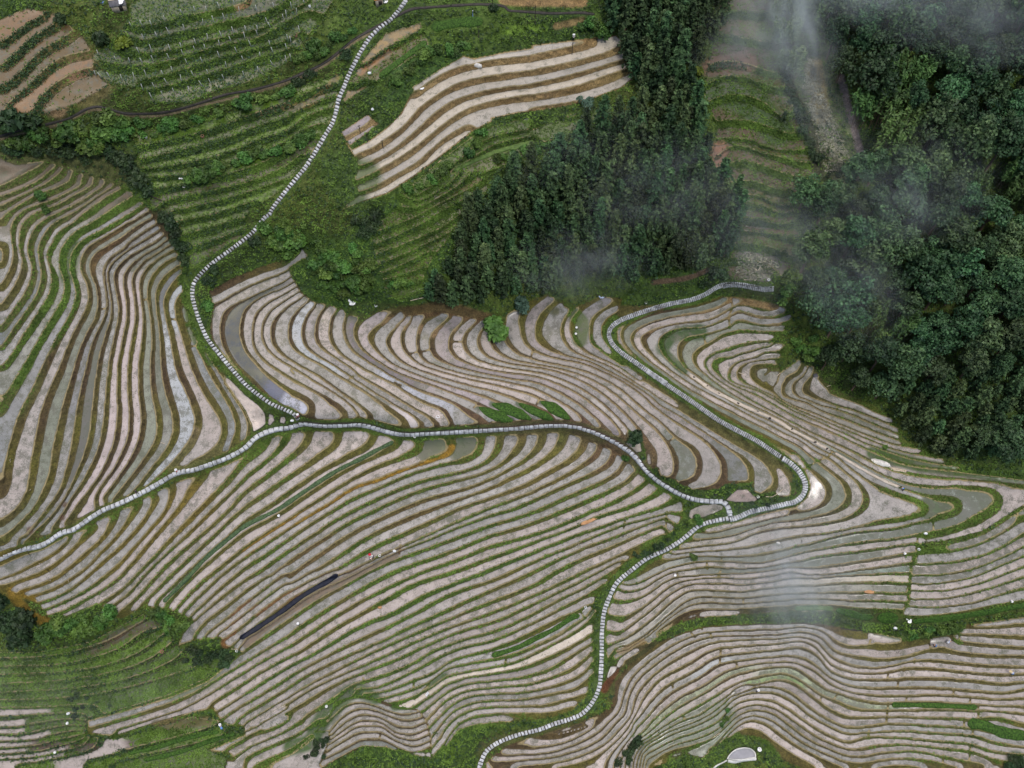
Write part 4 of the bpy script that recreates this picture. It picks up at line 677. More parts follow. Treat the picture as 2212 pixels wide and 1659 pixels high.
def terrain_material():
    m = bpy.data.materials.new('terraced_ground'); m.use_nodes = True; nt = m.node_tree; N = nt.nodes; Lk = nt.links
    B = N['Principled BSDF']
    def at(n):
        a = N.new('ShaderNodeAttribute'); a.attribute_name = n; return a
    def noise(scale, detail=3.0, rough=.6):
        n = N.new('ShaderNodeTexNoise'); n.inputs['Scale'].default_value = scale; n.inputs['Detail'].default_value = detail; n.inputs['Roughness'].default_value = rough
        Lk.new(geo.outputs['Position'], n.inputs['Vector']); return n.outputs['Fac']
    def val(x, s):
        if hasattr(x, 'links'): Lk.new(x, s)
        else: s.default_value = x
    def M(op, a, b=None, c=None, clamp=False):
        n = N.new('ShaderNodeMath'); n.operation = op; n.use_clamp = clamp
        for i, x in enumerate((a,b,c)):
            if x is not None: val(x, n.inputs[i])
        return n.outputs[0]
    def ramp(x, lo, hi, a=0.0, b=1.0):
        n = N.new('ShaderNodeMapRange'); n.interpolation_type = 'SMOOTHSTEP'; val(x, n.inputs['Value']); n.inputs['From Min'].default_value = lo; n.inputs['From Max'].default_value = hi
        n.inputs['To Min'].default_value = a; n.inputs['To Max'].default_value = b; return n.outputs['Result']
    def mix(f, a, b, mode='MIX'):
        n = N.new('ShaderNodeMix'); n.data_type = 'RGBA'; n.blend_type = mode; val(f, n.inputs['Factor'])
        for x, s in ((a, n.inputs[6]), (b, n.inputs[7])):
            if hasattr(x, 'links'): Lk.new(x, s)
            else: s.default_value = (*x,1)
        return n.outputs[2]
    def scale(c, f):
        n = N.new('ShaderNodeVectorMath'); n.operation = 'SCALE'; Lk.new(c, n.inputs[0]); val(f, n.inputs['Scale']); return n.outputs[0]
    geo = N.new('ShaderNodeNewGeometry')
    s = at('edge').outputs['Fac']; tc = at('field_colour').outputs['Color']; bc = at('bank_colour').outputs['Color']; wd = at('weeds').outputs['Fac']; rm = at('rim').outputs['Fac']
    nA = noise(1.1, 4); nB = noise(3.4, 5, .75); nC = noise(.22, 3); nD = noise(6.5, 3, .7); nE = noise(.6, 4, .65)
    s2 = M('ADD', s, M('MULTIPLY', M('SUBTRACT', nA, .5), 4.2))
    tm = ramp(s2, -.7, .7)
    # mud and shallow water with stubble
    t1 = scale(tc, ramp(nC, .25, .75, .76, 1.04)); t1 = scale(t1, ramp(nB, .25, .75, .78, 1.10))
    wthr = M('ADD', M('MULTIPLY', wd, .30), M('MULTIPLY', M('SUBTRACT', nE, .5), 1.1))
    wmask = M('MULTIPLY', ramp(M('ADD', M('SUBTRACT', nD, .585), wthr), .0, .16), .8)
    edge_w = ramp(s2, .2, 3.5, .5, 0)                 # growth and trodden mud along the margin
    wmask = M('MAXIMUM', wmask, M('MULTIPLY', edge_w, ramp(nB, .4, .6)))
    t2 = mix(wmask, t1, mix(nC, (.085,.105,.05), (.10,.085,.085)))
    # banks: grass, dry stalks, bare patches
    b1 = scale(bc, ramp(nB, .25, .78, .45, 1.7)); b1 = scale(b1, ramp(nE, .25, .75, .65, 1.4))
    b2 = mix(M('MULTIPLY', ramp(nD, .58, .74), .45), b1, scale(mix(.5, bc, (.22,.20,.06)), 1.25))
    b2 = mix(M('MULTIPLY', ramp(nA, .60, .72), .4), b2, scale(bc, .45))
    # the trodden rim of each field
    r1 = M('MULTIPLY', ramp(s2, -4.2, -2.6), ramp(s2, .5, -.9)); r1 = M('MULTIPLY', M('MULTIPLY', r1, rm), ramp(nA, .2, .55, .35, .95))
    b3 = mix(r1, b2, (.31,.25,.13))
    foot = M('MULTIPLY', M('MULTIPLY', ramp(s2, -2.4, -1.2), ramp(s2, .5, -.6)), M('SUBTRACT', 1.0, rm)); b3 = mix(M('MULTIPLY', foot, .65), b3, (.03,.024,.016))   # undercut shadow line painted into the colour at each bank's foot
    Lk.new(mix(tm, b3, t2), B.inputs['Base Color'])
    Lk.new(M('ADD', M('MULTIPLY', M('SUBTRACT', 1.0, tm), .45), ramp(nC, .3, .7, .16, .5)), B.inputs['Roughness']); B.inputs['Specular IOR Level'].default_value = .3
    bp_ = N.new('ShaderNodeBump'); bp_.inputs['Distance'].default_value = .25; Lk.new(M('MULTIPLY', M('SUBTRACT', 1.05, tm), .9), bp_.inputs['Strength']); Lk.new(M('ADD', nB, M('MULTIPLY', nD, .6)), bp_.inputs['Height'])
    Lk.new(bp_.outputs['Normal'], B.inputs['Normal'])
    return m
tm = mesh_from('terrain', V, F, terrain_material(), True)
OUTW = np.clip(np.maximum(np.abs(MX-1250)-1250, np.abs(MY-937.5)-937.5)/60, 0, 1)
_ex = ex
def ex(A, fill=None):                                    # past the surveyed ground: rough grass
    v = _ex(A); return v if fill is None else v*(1-OUTW)+fill*OUTW
def fattr(n, A, fill=None):
    a = tm.attributes.new(n, 'FLOAT', 'POINT'); a.data.foreach_set('value', ex(A, fill).astype(np.float32).ravel())
def cattr(n, A, fill):
    a = tm.attributes.new(n, 'FLOAT_COLOR', 'POINT'); C4 = np.ones((h_,w_,4), np.float32)
    for i in range(3): C4[...,i] = ex(A[...,i], fill[i])
    a.data.foreach_set('color', C4.ravel())
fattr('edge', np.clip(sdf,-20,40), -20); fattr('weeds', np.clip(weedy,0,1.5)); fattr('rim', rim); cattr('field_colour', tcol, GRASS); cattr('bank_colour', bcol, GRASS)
tag(link('terrain', tm), kind='structure')

# ---------------------------------------------------------------- camera, sky and light
cd = bpy.data.cameras.new('camera'); cam = bpy.data.objects.new('camera', cd); COL.objects.link(cam); scene.camera = cam
cam.location = CAM; cam.rotation_euler = (math.radians(90)-PIT, 0, 0); cd.sensor_width = 36; cd.lens = 18/TH; cd.clip_end = 5000
SUN_EL, SUN_AZ = 62, -35
wd_ = bpy.data.worlds.new('World'); scene.world = wd_; wd_.use_nodes = True; nt = wd_.node_tree
sky = nt.nodes.new('ShaderNodeTexSky'); sky.sky_type = 'NISHITA'; sky.sun_disc = False; sky.sun_elevation = math.radians(SUN_EL); sky.sun_rotation = math.radians(SUN_AZ)
sky.air_density = 1.0; sky.dust_density = 4.0
nt.links.new(sky.outputs['Color'], nt.nodes['Background'].inputs['Color']); nt.nodes['Background'].inputs['Strength'].default_value = .13
sl_ = bpy.data.lights.new('sun', 'SUN'); so = bpy.data.objects.new('sun', sl_); COL.objects.link(so); sl_.energy = 1.5; sl_.angle = math.radians(12); sl_.color = (1,.96,.9)
so.rotation_euler = (math.radians(90-SUN_EL), 0, math.radians(-SUN_AZ)); so.location = (0,0,200)
# the sun stands where the sky has its glow: rotation about z from +y
sv = scene.view_settings; sv.view_transform = 'Standard'; sv.look = 'None'; sv.gamma = 1; sv.exposure = 0.5
scene.cycles.use_denoising = True; scene.cycles.denoising_prefilter = 'ACCURATE'
scene.cycles.max_bounces = 6; scene.cycles.volume_bounces = 3; scene.cycles.transparent_max_bounces = 12; scene.cycles.volume_step_rate = 4; scene.cycles.volume_max_steps = 64
# ---------------------------------------------------------------- small geometry kit
def unit(v): return v/np.maximum(np.linalg.norm(v, axis=-1, keepdims=True), 1e-9)
def leaf_quads(C, Nrm, size, r, asp=1.7, spread=.8, droop=0.0):
    n = len(C); nn = unit(Nrm+spread*r.standard_normal((n,3))); t = unit(np.cross(nn, r.standard_normal((n,3))))
    t = unit(t+Nrm*.25-np.array((0,0,droop))); b = unit(np.cross(nn, t)); s = (size*(.7+.6*r.random(n)))[:,None] if np.isscalar(size) else size[:,None]
    V_ = np.stack([C-t*s*asp*.5, C+b*s*.5-t*s*.05, C+t*s*asp*.5, C-b*s*.5-t*s*.05], 1)
    return V_.reshape(-1,3), np.arange(4*n).reshape(-1,4)
def tube(pts, rad, n=6):
    pts = np.asarray(pts, float); rad = np.broadcast_to(rad, (len(pts),)); V_ = []; F_ = []
    for i, p in enumerate(pts):
        d = pts[min(i+1,len(pts)-1)]-pts[max(i-1,0)]; d = d/(np.linalg.norm(d)+1e-9)
        a = np.cross(d, (1,0,0) if abs(d[0]) < .8 else (0,1,0)); a /= np.linalg.norm(a); b = np.cross(d, a)
        for k in range(n):
            th = 2*math.pi*k/n; V_.append(p+rad[i]*(math.cos(th)*a+math.sin(th)*b))
    for i in range(len(pts)-1):
        for k in range(n): F_.append((i*n+k, i*n+(k+1)%n, (i+1)*n+(k+1)%n, (i+1)*n+k))
    for e, o in ((0,-1),(len(pts)-1,1)):                      # caps as quads round the axis point
        c = len(V_); V_.append(pts[e])
        for k in range(0, n, 2): F_.append((c, e*n+k, e*n+(k+1)%n, e*n+(k+2)%n) if o < 0 else (c, e*n+(k+2)%n, e*n+(k+1)%n, e*n+k))
    return np.array(V_), np.array(F_)
def join(*parts):
    V_ = []; F_ = []; o = 0
    for v, f in parts: V_.append(v); F_.append(np.asarray(f)+o); o += len(v)
    return np.vstack(V_), np.vstack(F_)
def box(c, s, rz=0.0, tilt=0.0, taper=1.0):
    """box with slightly rounded shoulders"""
    x, y, z = (q/2 for q in s); e = min(x,y,z)*.18; V_ = []
    for zz, k in ((-z,1),(z-e,taper),(z,taper)):
        ins = e if zz == z else 0
        for sx, sy in ((-1,-1),(1,-1),(1,1),(-1,1)): V_.append((sx*(x*k-ins), sy*(y*k-ins), zz))
    V_ = np.array(V_); F_ = [(0,3,2,1),(8,9,10,11)]+[(i*4+k, i*4+(k+1)%4, i*4+4+(k+1)%4, i*4+4+k) for i in (0,1) for k in range(4)]
    ct, st = math.cos(tilt), math.sin(tilt); V_ = V_@np.array(((1,0,0),(0,ct,-st),(0,st,ct))).T
    cr, sr = math.cos(rz), math.sin(rz); V_ = V_@np.array(((cr,-sr,0),(sr,cr,0),(0,0,1))).T
    return V_+np.array(c), np.array(F_)
def blobmesh(rx, ry, rz, r, amp=.2, nu=10, nv=6, flat=.0):
    V_ = []
    ph = r.random(6)*6.28
    for j in range(nv+1):
        th = math.pi*j/nv
        for i in range(nu):
            u = 2*math.pi*i/nu; k = 1+amp*(math.sin(2*u+ph[0])*math.sin(th)+.6*math.sin(3*u+ph[1]+2*th)*math.sin(th)+.5*r.standard_normal()*.4*math.sin(th))
            V_.append((rx*k*math.cos(u)*math.sin(th), ry*k*math.sin(u)*math.sin(th), max(rz*math.cos(th)*k, -rz*(1-flat))))
    F_ = [(j*nu+i, (j+1)*nu+i, (j+1)*nu+(i+1)%nu, j*nu+(i+1)%nu) for j in range(nv) for i in range(nu)]
    return np.array(V_), np.array(F_)
def ribbon(pts, hw, zoff, thick, r, cross=5, step=2.2, rough=.0, round_ends=True, A=None, crown=.6, taper=1.0):
    """a band along a survey line lying on the ground: real thickness, rounded ends, uneven edges"""
    p = smooth_line(pts, step); n = len(p); t = np.gradient(p, axis=0); t /= np.linalg.norm(t, axis=1)[:,None]; nr = np.stack([-t[:,1],t[:,0]],1)
    s = np.concatenate([[0],np.cumsum(np.hypot(*np.diff(p,axis=0).T))]); Lt = s[-1]
    w = np.ones(n)*hw*(1+.10*np.sin(s/17.0+r.random()*6)+.06*np.sin(s/6.3+r.random()*6))
    if round_ends: w *= np.sqrt(np.clip(np.minimum(s, Lt-s)/(hw*taper), .02, 1))
    V_ = []; cs = np.linspace(-1, 1, cross)
    for i in range(n):
        for c in cs:
            x, y = p[i]+nr[i]*c*w[i]; g = ground(x, y, 0, A)
            e = 0.0 if abs(c) > .99 else (1-abs(c)**2.5*crown)
            V_.append(g+np.array((0,0,zoff+thick*e*(.9+.2*r.random())+rough*r.standard_normal()*(abs(c)<.99))))
    F_ = [(i*cross+k, i*cross+k+1, (i+1)*cross+k+1, (i+1)*cross+k) for i in range(n-1) for k in range(cross-1)]
    b = len(V_)
    for i in range(n):                                       # underside
        for c in (0, cross-1): V_.append(V_[i*cross+c]-np.array((0,0,.25)))
    for i in range(n-1):
        F_.append((i*cross, (i+1)*cross, b+2*(i+1), b+2*i)); F_.append((i*cross+cross-1, b+2*i+1, b+2*(i+1)+1, (i+1)*cross+cross-1)); F_.append((b+2*i, b+2*(i+1), b+2*(i+1)+1, b+2*i+1))
    return np.array(V_), np.array(F_)

# ---------------------------------------------------------------- paths
stone_m = mat('pale_stone', (.40,.41,.42), .75, .3, .5, 1.1, .3); ditch_m = mat('wet_ditch_earth', (.03,.026,.022), .6, .3, .4, 2.0)
def slab_path(pts, hw, pitch, gap, r, rows=1, thick=.16, jitter=.25, bow=.0):
    s = np.concatenate([[0],np.cumsum(np.hypot(*np.diff(pts,axis=0).T))]); Lt = s[-1]; parts_ = []; d = 0.0
    at = lambda q: np.array((np.interp(q,s,pts[:,0]), np.interp(q,s,pts[:,1])))
    while d < Lt-2:
        ln = pitch*(1+jitter*(r.random()-.5)); a, b = d+gap/2, min(d+ln-gap/2, Lt); d += ln
        if b-a < .8: continue
        t = at(min(b+2,Lt))-at(max(a-2,0)); t /= np.hypot(*t)+1e-9; n = np.array((-t[1],t[0]))
        cut = np.linspace(-1, 1, rows+1)+(.0 if rows == 1 else 1)*np.concatenate([[0],(r.random(rows-1)-.5)*.35,[0]])
        w = hw*(1+.16*(r.random()-.5))
        for k in range(rows):
            l0, l1 = cut[k]*w+.35*(k>0), cut[k+1]*w-.35*(k<rows-1); sk = (r.random(4)-.5)*gap*.5
            cs = [at(a)+n*l0+t*sk[0], at(b)+n*l0+t*sk[1], at(b)+n*l1+t*sk[2], at(a)+n*l1+t*sk[3]]
            g = [ground(*c_, 0, HB) for c_ in cs]; z = np.mean([q[2] for q in g])+.04+r.random()*.07
            top = [np.array((q[0],q[1],z+.5*(q[2]-z+.06))) for q in g]
            c0 = np.mean(top, 0); inn = [q+(c0-q)*.07+np.array((0,0,thick)) for q in top]; mid_ = [q+np.array((0,0,thick*.7)) for q in top]; bot = [q-np.array((0,0,.5)) for q in top]
            V_ = np.array(bot+mid_+inn); F_ = [(8,9,10,11)]+[(i*4+k2, i*4+(k2+1)%4, i*4+4+(k2+1)%4, i*4+4+k2) for i in (0,1) for k2 in range(4)]
            F_ = np.array(F_)[:, ::-1]; parts_.append((V_, F_))
    return join(*parts_)
for nm, pitch, gap, rows in (('ridge',12.0,1.3,1),('stairs',8.2,3.6,1),('lower',8.3,2.1,1)):
    tag(link('path', mesh_from('path', *slab_path(PATHS[nm], WIDTH[nm]*.80, pitch, gap, np.random.default_rng(len(nm)), rows), stone_m)), kind='structure')
sp = PATHS['spur']; k_ = int(len(sp)*.22)
tag(link('path', mesh_from('path', *slab_path(sp[:k_], 6.4, 6.0, 1.4, np.random.default_rng(3)), stone_m)), kind='structure')
tag(link('path', mesh_from('path', *slab_path(sp[k_:], 5.2, 4.6, 1.5, np.random.default_rng(4), 3, .2, .5), stone_m)), kind='structure')
tag(link('ditch', mesh_from('ditch', *ribbon([tuple(q) for q in PATHS['ditch'][::6]], 3.0, .10, .03, np.random.default_rng(5), 3, 4.0, A=HB), ditch_m)), kind='structure')
strip_m = mat('dry_pale_mud', (.47,.41,.34), .9, .2, .18, 1.2, .2)

# ---------------------------------------------------------------- leafy plants
LM = dict(dark=mat('fir_foliage', (.020,.044,.018), .65, .25, .45, .9, 0, 1.2, (.052,.092,.032)), broad=mat('broadleaf_foliage', (.024,.058,.026), .6, .3, .4, .7, 0, 1.1, (.052,.100,.036)),
 bamboo=mat('bamboo_foliage', (.038,.080,.022), .6, .3, .35, .8, 0, .7, (.070,.125,.030)), pale=mat('pale_feathery_foliage', (.10,.145,.07), .65, .25, .3, .8, 0, .5, (.15,.20,.10)), shrub=mat('shrub_foliage', (.038,.088,.017), .6, .3, .4, 1.2, 0, .9, (.075,.145,.026)),
 dshrub=mat('dark_shrub_foliage', (.016,.036,.014), .6, .3, .4, 1.2, 0, .7, (.03,.055,.018)), lime=mat('lime_foliage', (.11,.16,.014), .6, .3, .25, 1.2, 0, .3, (.15,.19,.02)), blue=mat('bluish_foliage', (.05,.10,.06), .6, .3, .25, 1.2, 0, .4, (.075,.13,.085)), weed=mat('weed_foliage', (.060,.112,.018), .7, .2, .4, .25, 0, 0, (.100,.170,.028)))
bark = mat('bark', (.09,.065,.045), .9, .2, .3, 4.0)
def conifer_mesh(seed, H, R):
    r = np.random.default_rng(seed); C = []; Nn = []; tiers = int(H*1.15)
    for t in range(tiers):
        f = .12+.88*(t+.3)/tiers; rad = R*(1-f**2.6)**.8*(1.0 if f > .3 else .55+1.5*f)+.12; nb = max(4, int(rad*3.6))
        for k in range(nb):
            a = 2*math.pi*(k+r.random()*.7)/nb+t*1.3; q = rad*(.65+.5*r.random()); m = 18
            base = np.array((math.cos(a),math.sin(a),0)); u = r.random(m)**.6
            C.append(base*q*u[:,None]+np.array((0,0,f*H))+np.array((0,0,1))*(-.30*q*u+.12*r.standard_normal(m))[:,None]+r.standard_normal((m,3))*.20*(1,1,.7)); Nn.append(np.tile(base*.8+np.array((0,0,.9)), (m,1)))
    C = np.vstack(C); Nn = np.vstack(Nn); v, f_ = leaf_quads(C, Nn, .36, r, 1.9, .6)
    tr = tube([(0,0,-.6),(0,0,H*.5),(.05,0,H*.97)], [.20,.13,.02]); return (v, f_), tr
def broad_mesh(seed, H, R, lobes=17, per=95, leaf=.42):
    r = np.random.default_rng(seed); C = []; Nn = []; limbs = []
    for k in range(lobes):
        a = 2.4*k+r.random()*.6; q = R*.80*math.sqrt((k+.4)/lobes); z = H*(.92-.42*(q/R)**2+.08*r.standard_normal()); lr = R*(.30+.14*r.random())
        c = np.array((q*math.cos(a),q*math.sin(a),z-lr*.6)); d = r.standard_normal((per,3)); d[:,2] = np.abs(d[:,2])*1.1-.35; d = unit(d)
        sub = 1+.18*np.sin(5*d[:,:1]+k)*np.sin(6*d[:,1:2]+2*k)
        C.append(c+d*lr*sub*(.72+.38*r.random((per,1)))*np.array((1,1,.85))); Nn.append(d+np.array((0,0,.35)))
        if k%2 == 0: limbs.append(tube([(0,0,H*.35),c*.5+np.array((0,0,H*.18)),c], [.13,.08,.03], 4))
    v, f_ = leaf_quads(np.vstack(C), np.vstack(Nn), leaf, r, 1.5, .7)
    tr = join(tube([(0,0,-.6),(.1,0,H*.3),(0,.1,H*.72)], [.30,.22,.08]), *limbs); return (v, f_), tr
def bamboo_mesh(seed, H, R, n=15, lean=(.5,.3)):
    r = np.random.default_rng(seed); C = []; Nn = []; cul = []; S_ = []
    for k in range(n):
        a = 2.4*k; q = .15*R*math.sqrt(k); h = H*(.75+.3*r.random()); bx, by = math.cos(a)*R*.6*r.random()+lean[0]*R, math.sin(a)*R*.6*r.random()+lean[1]*R
        P = [np.array((q*math.cos(a)+bx*u**2.2, q*math.sin(a)+by*u**2.2, h*(u-.10*u**3))) for u in np.linspace(0,1,8)]
        cul.append(tube([P[0]-np.array((0,0,.5))]+P[2::2]+[P[-1]], [.05,.045,.035,.02,.01], 4)); m = 75; u = .35+.65*r.random(m)**.8; Pa = np.array(P)
        c = np.stack([np.interp(u, np.linspace(0,1,8), Pa[:,i]) for i in range(3)],1); d = unit(r.standard_normal((m,3))*(1,1,.4))
        C.append(c+d*(.25+.75*(1.05-u))[:,None]*R*.38); Nn.append(d+np.array((0,0,.8)))
    v, f_ = leaf_quads(np.vstack(C), np.vstack(Nn), .30, r, 2.8, .6, .5); return (v, f_), join(*cul)
def shrub_mesh(seed, n=420, leaf=.2, lob=6):
    r = np.random.default_rng(seed); cs = np.stack([(r.random(lob)-.5)*1.3,(r.random(lob)-.5)*1.3,.18+.35*r.random(lob)],1); cs[0] = (0,0,.5)
    k = r.integers(0, lob, n); d = r.standard_normal((n,3)); d[:,2] = np.abs(d[:,2]); d = unit(d); rad = (.42+.14*r.random(lob))[k][:,None]
    v, f_ = leaf_quads(cs[k]+d*rad*(.75+.35*r.random((n,1))), d+np.array((0,0,.4)), leaf, r, 1.6, .7); return v, f_

def pair(name, both, lm): return mesh_from(name+'_crown', *both[0], lm), mesh_from(name+'_trunk', *both[1], bark, True)
CON = [pair('fir', conifer_mesh(100+i, 6.6+i*.7, 1.5+.2*(i%4)), LM['dark']) for i in range(6)]
DAR = [pair('cedar', conifer_mesh(140+i, 6.0+i*.6, 1.7+.15*i), LM['dark']) for i in range(3)]
BRO = [pair('broadleaf', broad_mesh(200+i, 8.5+i*.8, 3.0+.35*(i%4), 15+2*i), LM['broad']) for i in range(6)]
BAM = [pair('bamboo', bamboo_mesh(300+i, 8.5+i, 2.4+.2*i, 14, ((.45,.35),(-.2,.5),(.5,-.1),(.1,.6))[i]), LM['bamboo']) for i in range(4)]
PAL = [pair('pale_bamboo', bamboo_mesh(350+i, 7.5+i, 2.2, 13, ((.1,.5),(-.2,.4))[i]), LM['pale']) for i in range(2)]
SHM = [[mesh_from('shrub', *shrub_mesh(400+10*j+i, 420, .17+.05*(i%3), 5+i%4), LM[k]) for i in range(5)] for j, k in enumerate(('shrub','dshrub','lime','blue'))]

def tree(name, meshes, X, Y, s, label, cat, group, r, trunk='trunk'):
    g = ground(X, Y); e = bpy.data.objects.new(name, None); COL.objects.link(e); e.location = g; e.rotation_euler = (0,0,r.random()*6.28 if 'bamboo' not in name else (r.random()-.5)*1.2)
    e.scale = (s*(.9+.2*r.random()), s*(.9+.2*r.random()), s*(.9+.25*r.random())); e.empty_display_size = .5
    tag(e, label, cat, group); link('crown', meshes[0], e); link(trunk, meshes[1], e); return e
def scatter(poly, dmin, r, tries=9000, keep=None, ext=0.0, avoid=()):
    P = np.array(poly); lo, hi = P.min(0), P.max(0); pts = list(avoid); n0 = len(pts); cell = {}
    for q in pts: cell.setdefault((int(q[0]/dmin),int(q[1]/dmin)), []).append(q)
    X = lo[0]+(hi[0]-lo[0])*r.random(tries); Y = lo[1]+(hi[1]-lo[1])*r.random(tries)
    ok = inside(poly, X, Y) & inside(poly, X, Y-ext)
    for x, y in zip(X[ok], Y[ok]):
        cx, cy = int(x/dmin), int(y/dmin)
        if all(math.hypot(x-a, y-b) >= dmin for i in (-1,0,1) for j in (-1,0,1) for a, b in cell.get((cx+i,cy+j), ())):
            pts.append((x,y)); cell.setdefault((cx,cy), []).append((x,y))
    return pts[n0:]
rt = np.random.default_rng(77)
GROVE = T('A3 900,-250 880,120 940,260 1000,400 1060,560 1130,640 1090,750 900,880 700,950 560,1090 330,1260 100,1340 B2 1930,10 1820,90 1720,200 1650,380 1570,520 1430,640 1390,760 1400,880 1540,930 1750,930 1900,870 '
 'B3 150,850 400,830 520,790 720,760 900,720 1120,745 1400,700 1650,620 1820,560 1890,400 1910,250 1840,60 A3 1820,1400 1700,1250 1640,1000 1520,760 1480,560 1640,440 1760,250 1790,100 1740,-250')
def grove_label(x, y):
    if y < 260: return 'tall dark fir in the narrow upper arm of the grove, beside the smoky strip', 'firs of the upper arm'
    if x < 1240: return 'dark green fir on the left flank of the grove, above the paddies', 'firs on the left flank of the grove'
    if x > 1680: return 'bushy fir on the right flank of the grove, beside the smoky strip', 'firs on the right flank of the grove'
    if y > 600: return 'dark fir in the lower rows of the grove, above the stone path loop', 'firs in the lower rows of the grove'
    return 'dark fir in the crowded middle of the grove under thin smoke', 'firs in the middle of the grove'
spots = scatter(GROVE, 28.5, rt, 14000, ext=36.0)
spots = sorted(spots, key=lambda q: -q[1])[:292]
for i, (x, y) in enumerate(spots):
    lb, gr = grove_label(x, y); tree('fir_tree', CON[int(rt.integers(6))], x, y, .86+.3*rt.random()*(1.6 if y < 260 else 1), lb, 'fir tree', gr, rt)
WOOD = T('A4 560,-250 540,230 640,260 660,450 730,600 800,720 880,900 960,1060 1010,1300 900,1390 650,1400 480,1500 390,1640 B4 440,230 520,330 620,330 640,440 500,540 440,650 430,850 440,960 570,1150 600,1350 660,1450 780,1560 '
 '900,1640 C4 1080,260 1250,440 1400,560 1600,650 1900,690 2212,720 2450,730 2450,-300 A4 2450,-250')
BAMB = [T(t) for t in ('A4 900,420 1330,520 1400,1000 1300,1350 1050,1330 950,1050 860,700','A4 1700,1050 2060,1100 2060,1500 1750,1520','B4 1520,250 1760,250 1780,480 1560,480','B4 1980,40 2180,60 2180,640 2000,600','B4 960,760 1330,820 1300,1300 950,1280')]
DARKW = T('C4 1250,-40 2450,-40 2450,730 1900,700 1600,660 1400,570 1260,430 1150,200')
wood = scatter(WOOD, 47.0, rt, 9000, ext=34.0); taken = []; nb = 0
for x, y in wood:
    P1 = np.array([x]), np.array([y-45.0])
    if inside(DARKW, *P1)[0] and rt.random() < .75: continue
    if any(inside(b, *P1)[0] for b in BAMB) and rt.random() < .72:
        top = y < 650
        tree('bamboo_clump', BAM[int(rt.integers(4))], x, y, .85+.35*rt.random(), 'yellow green bamboo clump bending among the broadleaf trees near the pale smoky clearing' if top and x < 2280 else 'yellow green bamboo clump in the dark wood at the right edge' if x > 2250 else 'yellow green bamboo clump in the wood above the small curved ponds', 'bamboo', 'bamboo by the clearing' if top and x < 2280 else 'bamboo at the right edge' if x > 2250 else 'bamboo above the curved ponds', rt, 'culms'); nb += 1
    else:
        z = 0 if y < 330 else 1 if y < 700 else 2
        tree('broadleaf_tree', BRO[int(rt.integers(6))], x, y, .68+.5*rt.random(), ('broad leafy tree in the upper part of the wood, in bluish smoke','broad leafy tree in the middle of the wood right of the terraces','broad leafy tree low in the wood, above the spur paddies')[z], 'tree', ('trees in the upper wood','trees in the middle wood','trees in the lower wood')[z], rt)
    taken.append((x,y))
for x, y in scatter(DARKW, 31.0, rt, 5000, ext=26.0):
    tree('cedar_tree', DAR[int(rt.integers(3))], x, y, .8+.3*rt.random(), 'round dark cedar in the lower right corner of the wood, above the grass bank', 'cedar tree', 'cedars above the grass bank', rt)
for k, t in enumerate(('A4 260,150','A4 380,110','A4 300,330','A4 400,320','A4 330,500','A4 420,560','A4 440,220','A4 240,20')):
    x, y = T(t)[0]; tree('bamboo_clump', PAL[k%2], x, y+16, .7+.25*rt.random(), 'pale feathery bamboo veiled by smoke at the head of the strip', 'bamboo', 'pale bamboo in the smoke', rt, 'culms')
# single trees outside the wood
for t, m, s, lb in (('A4 690,1560',BRO[0],.95,'rounded tree standing out to the left of the wood, below the stony clearing'),('A4 730,400',BRO[4],.62,'dark round tree at the edge of the wood beside the top of the stony clearing'),('A4 610,170',DAR[1],.9,'small pale green conifer in the smoke above the stony clearing'),
  ('A4 350,890',DAR[0],.45,'small lone grey green tree on the smoky strip'),('A3 1580,600',None,0,''),('B2 1930,1130',None,1,''),('B2 2100,980',None,2,'')):
    x, y = T(t)[0]
    if m: tree('broadleaf_tree' if m in BRO else 'conifer', m, x, y+14, s, lb, 'tree', None, rt)

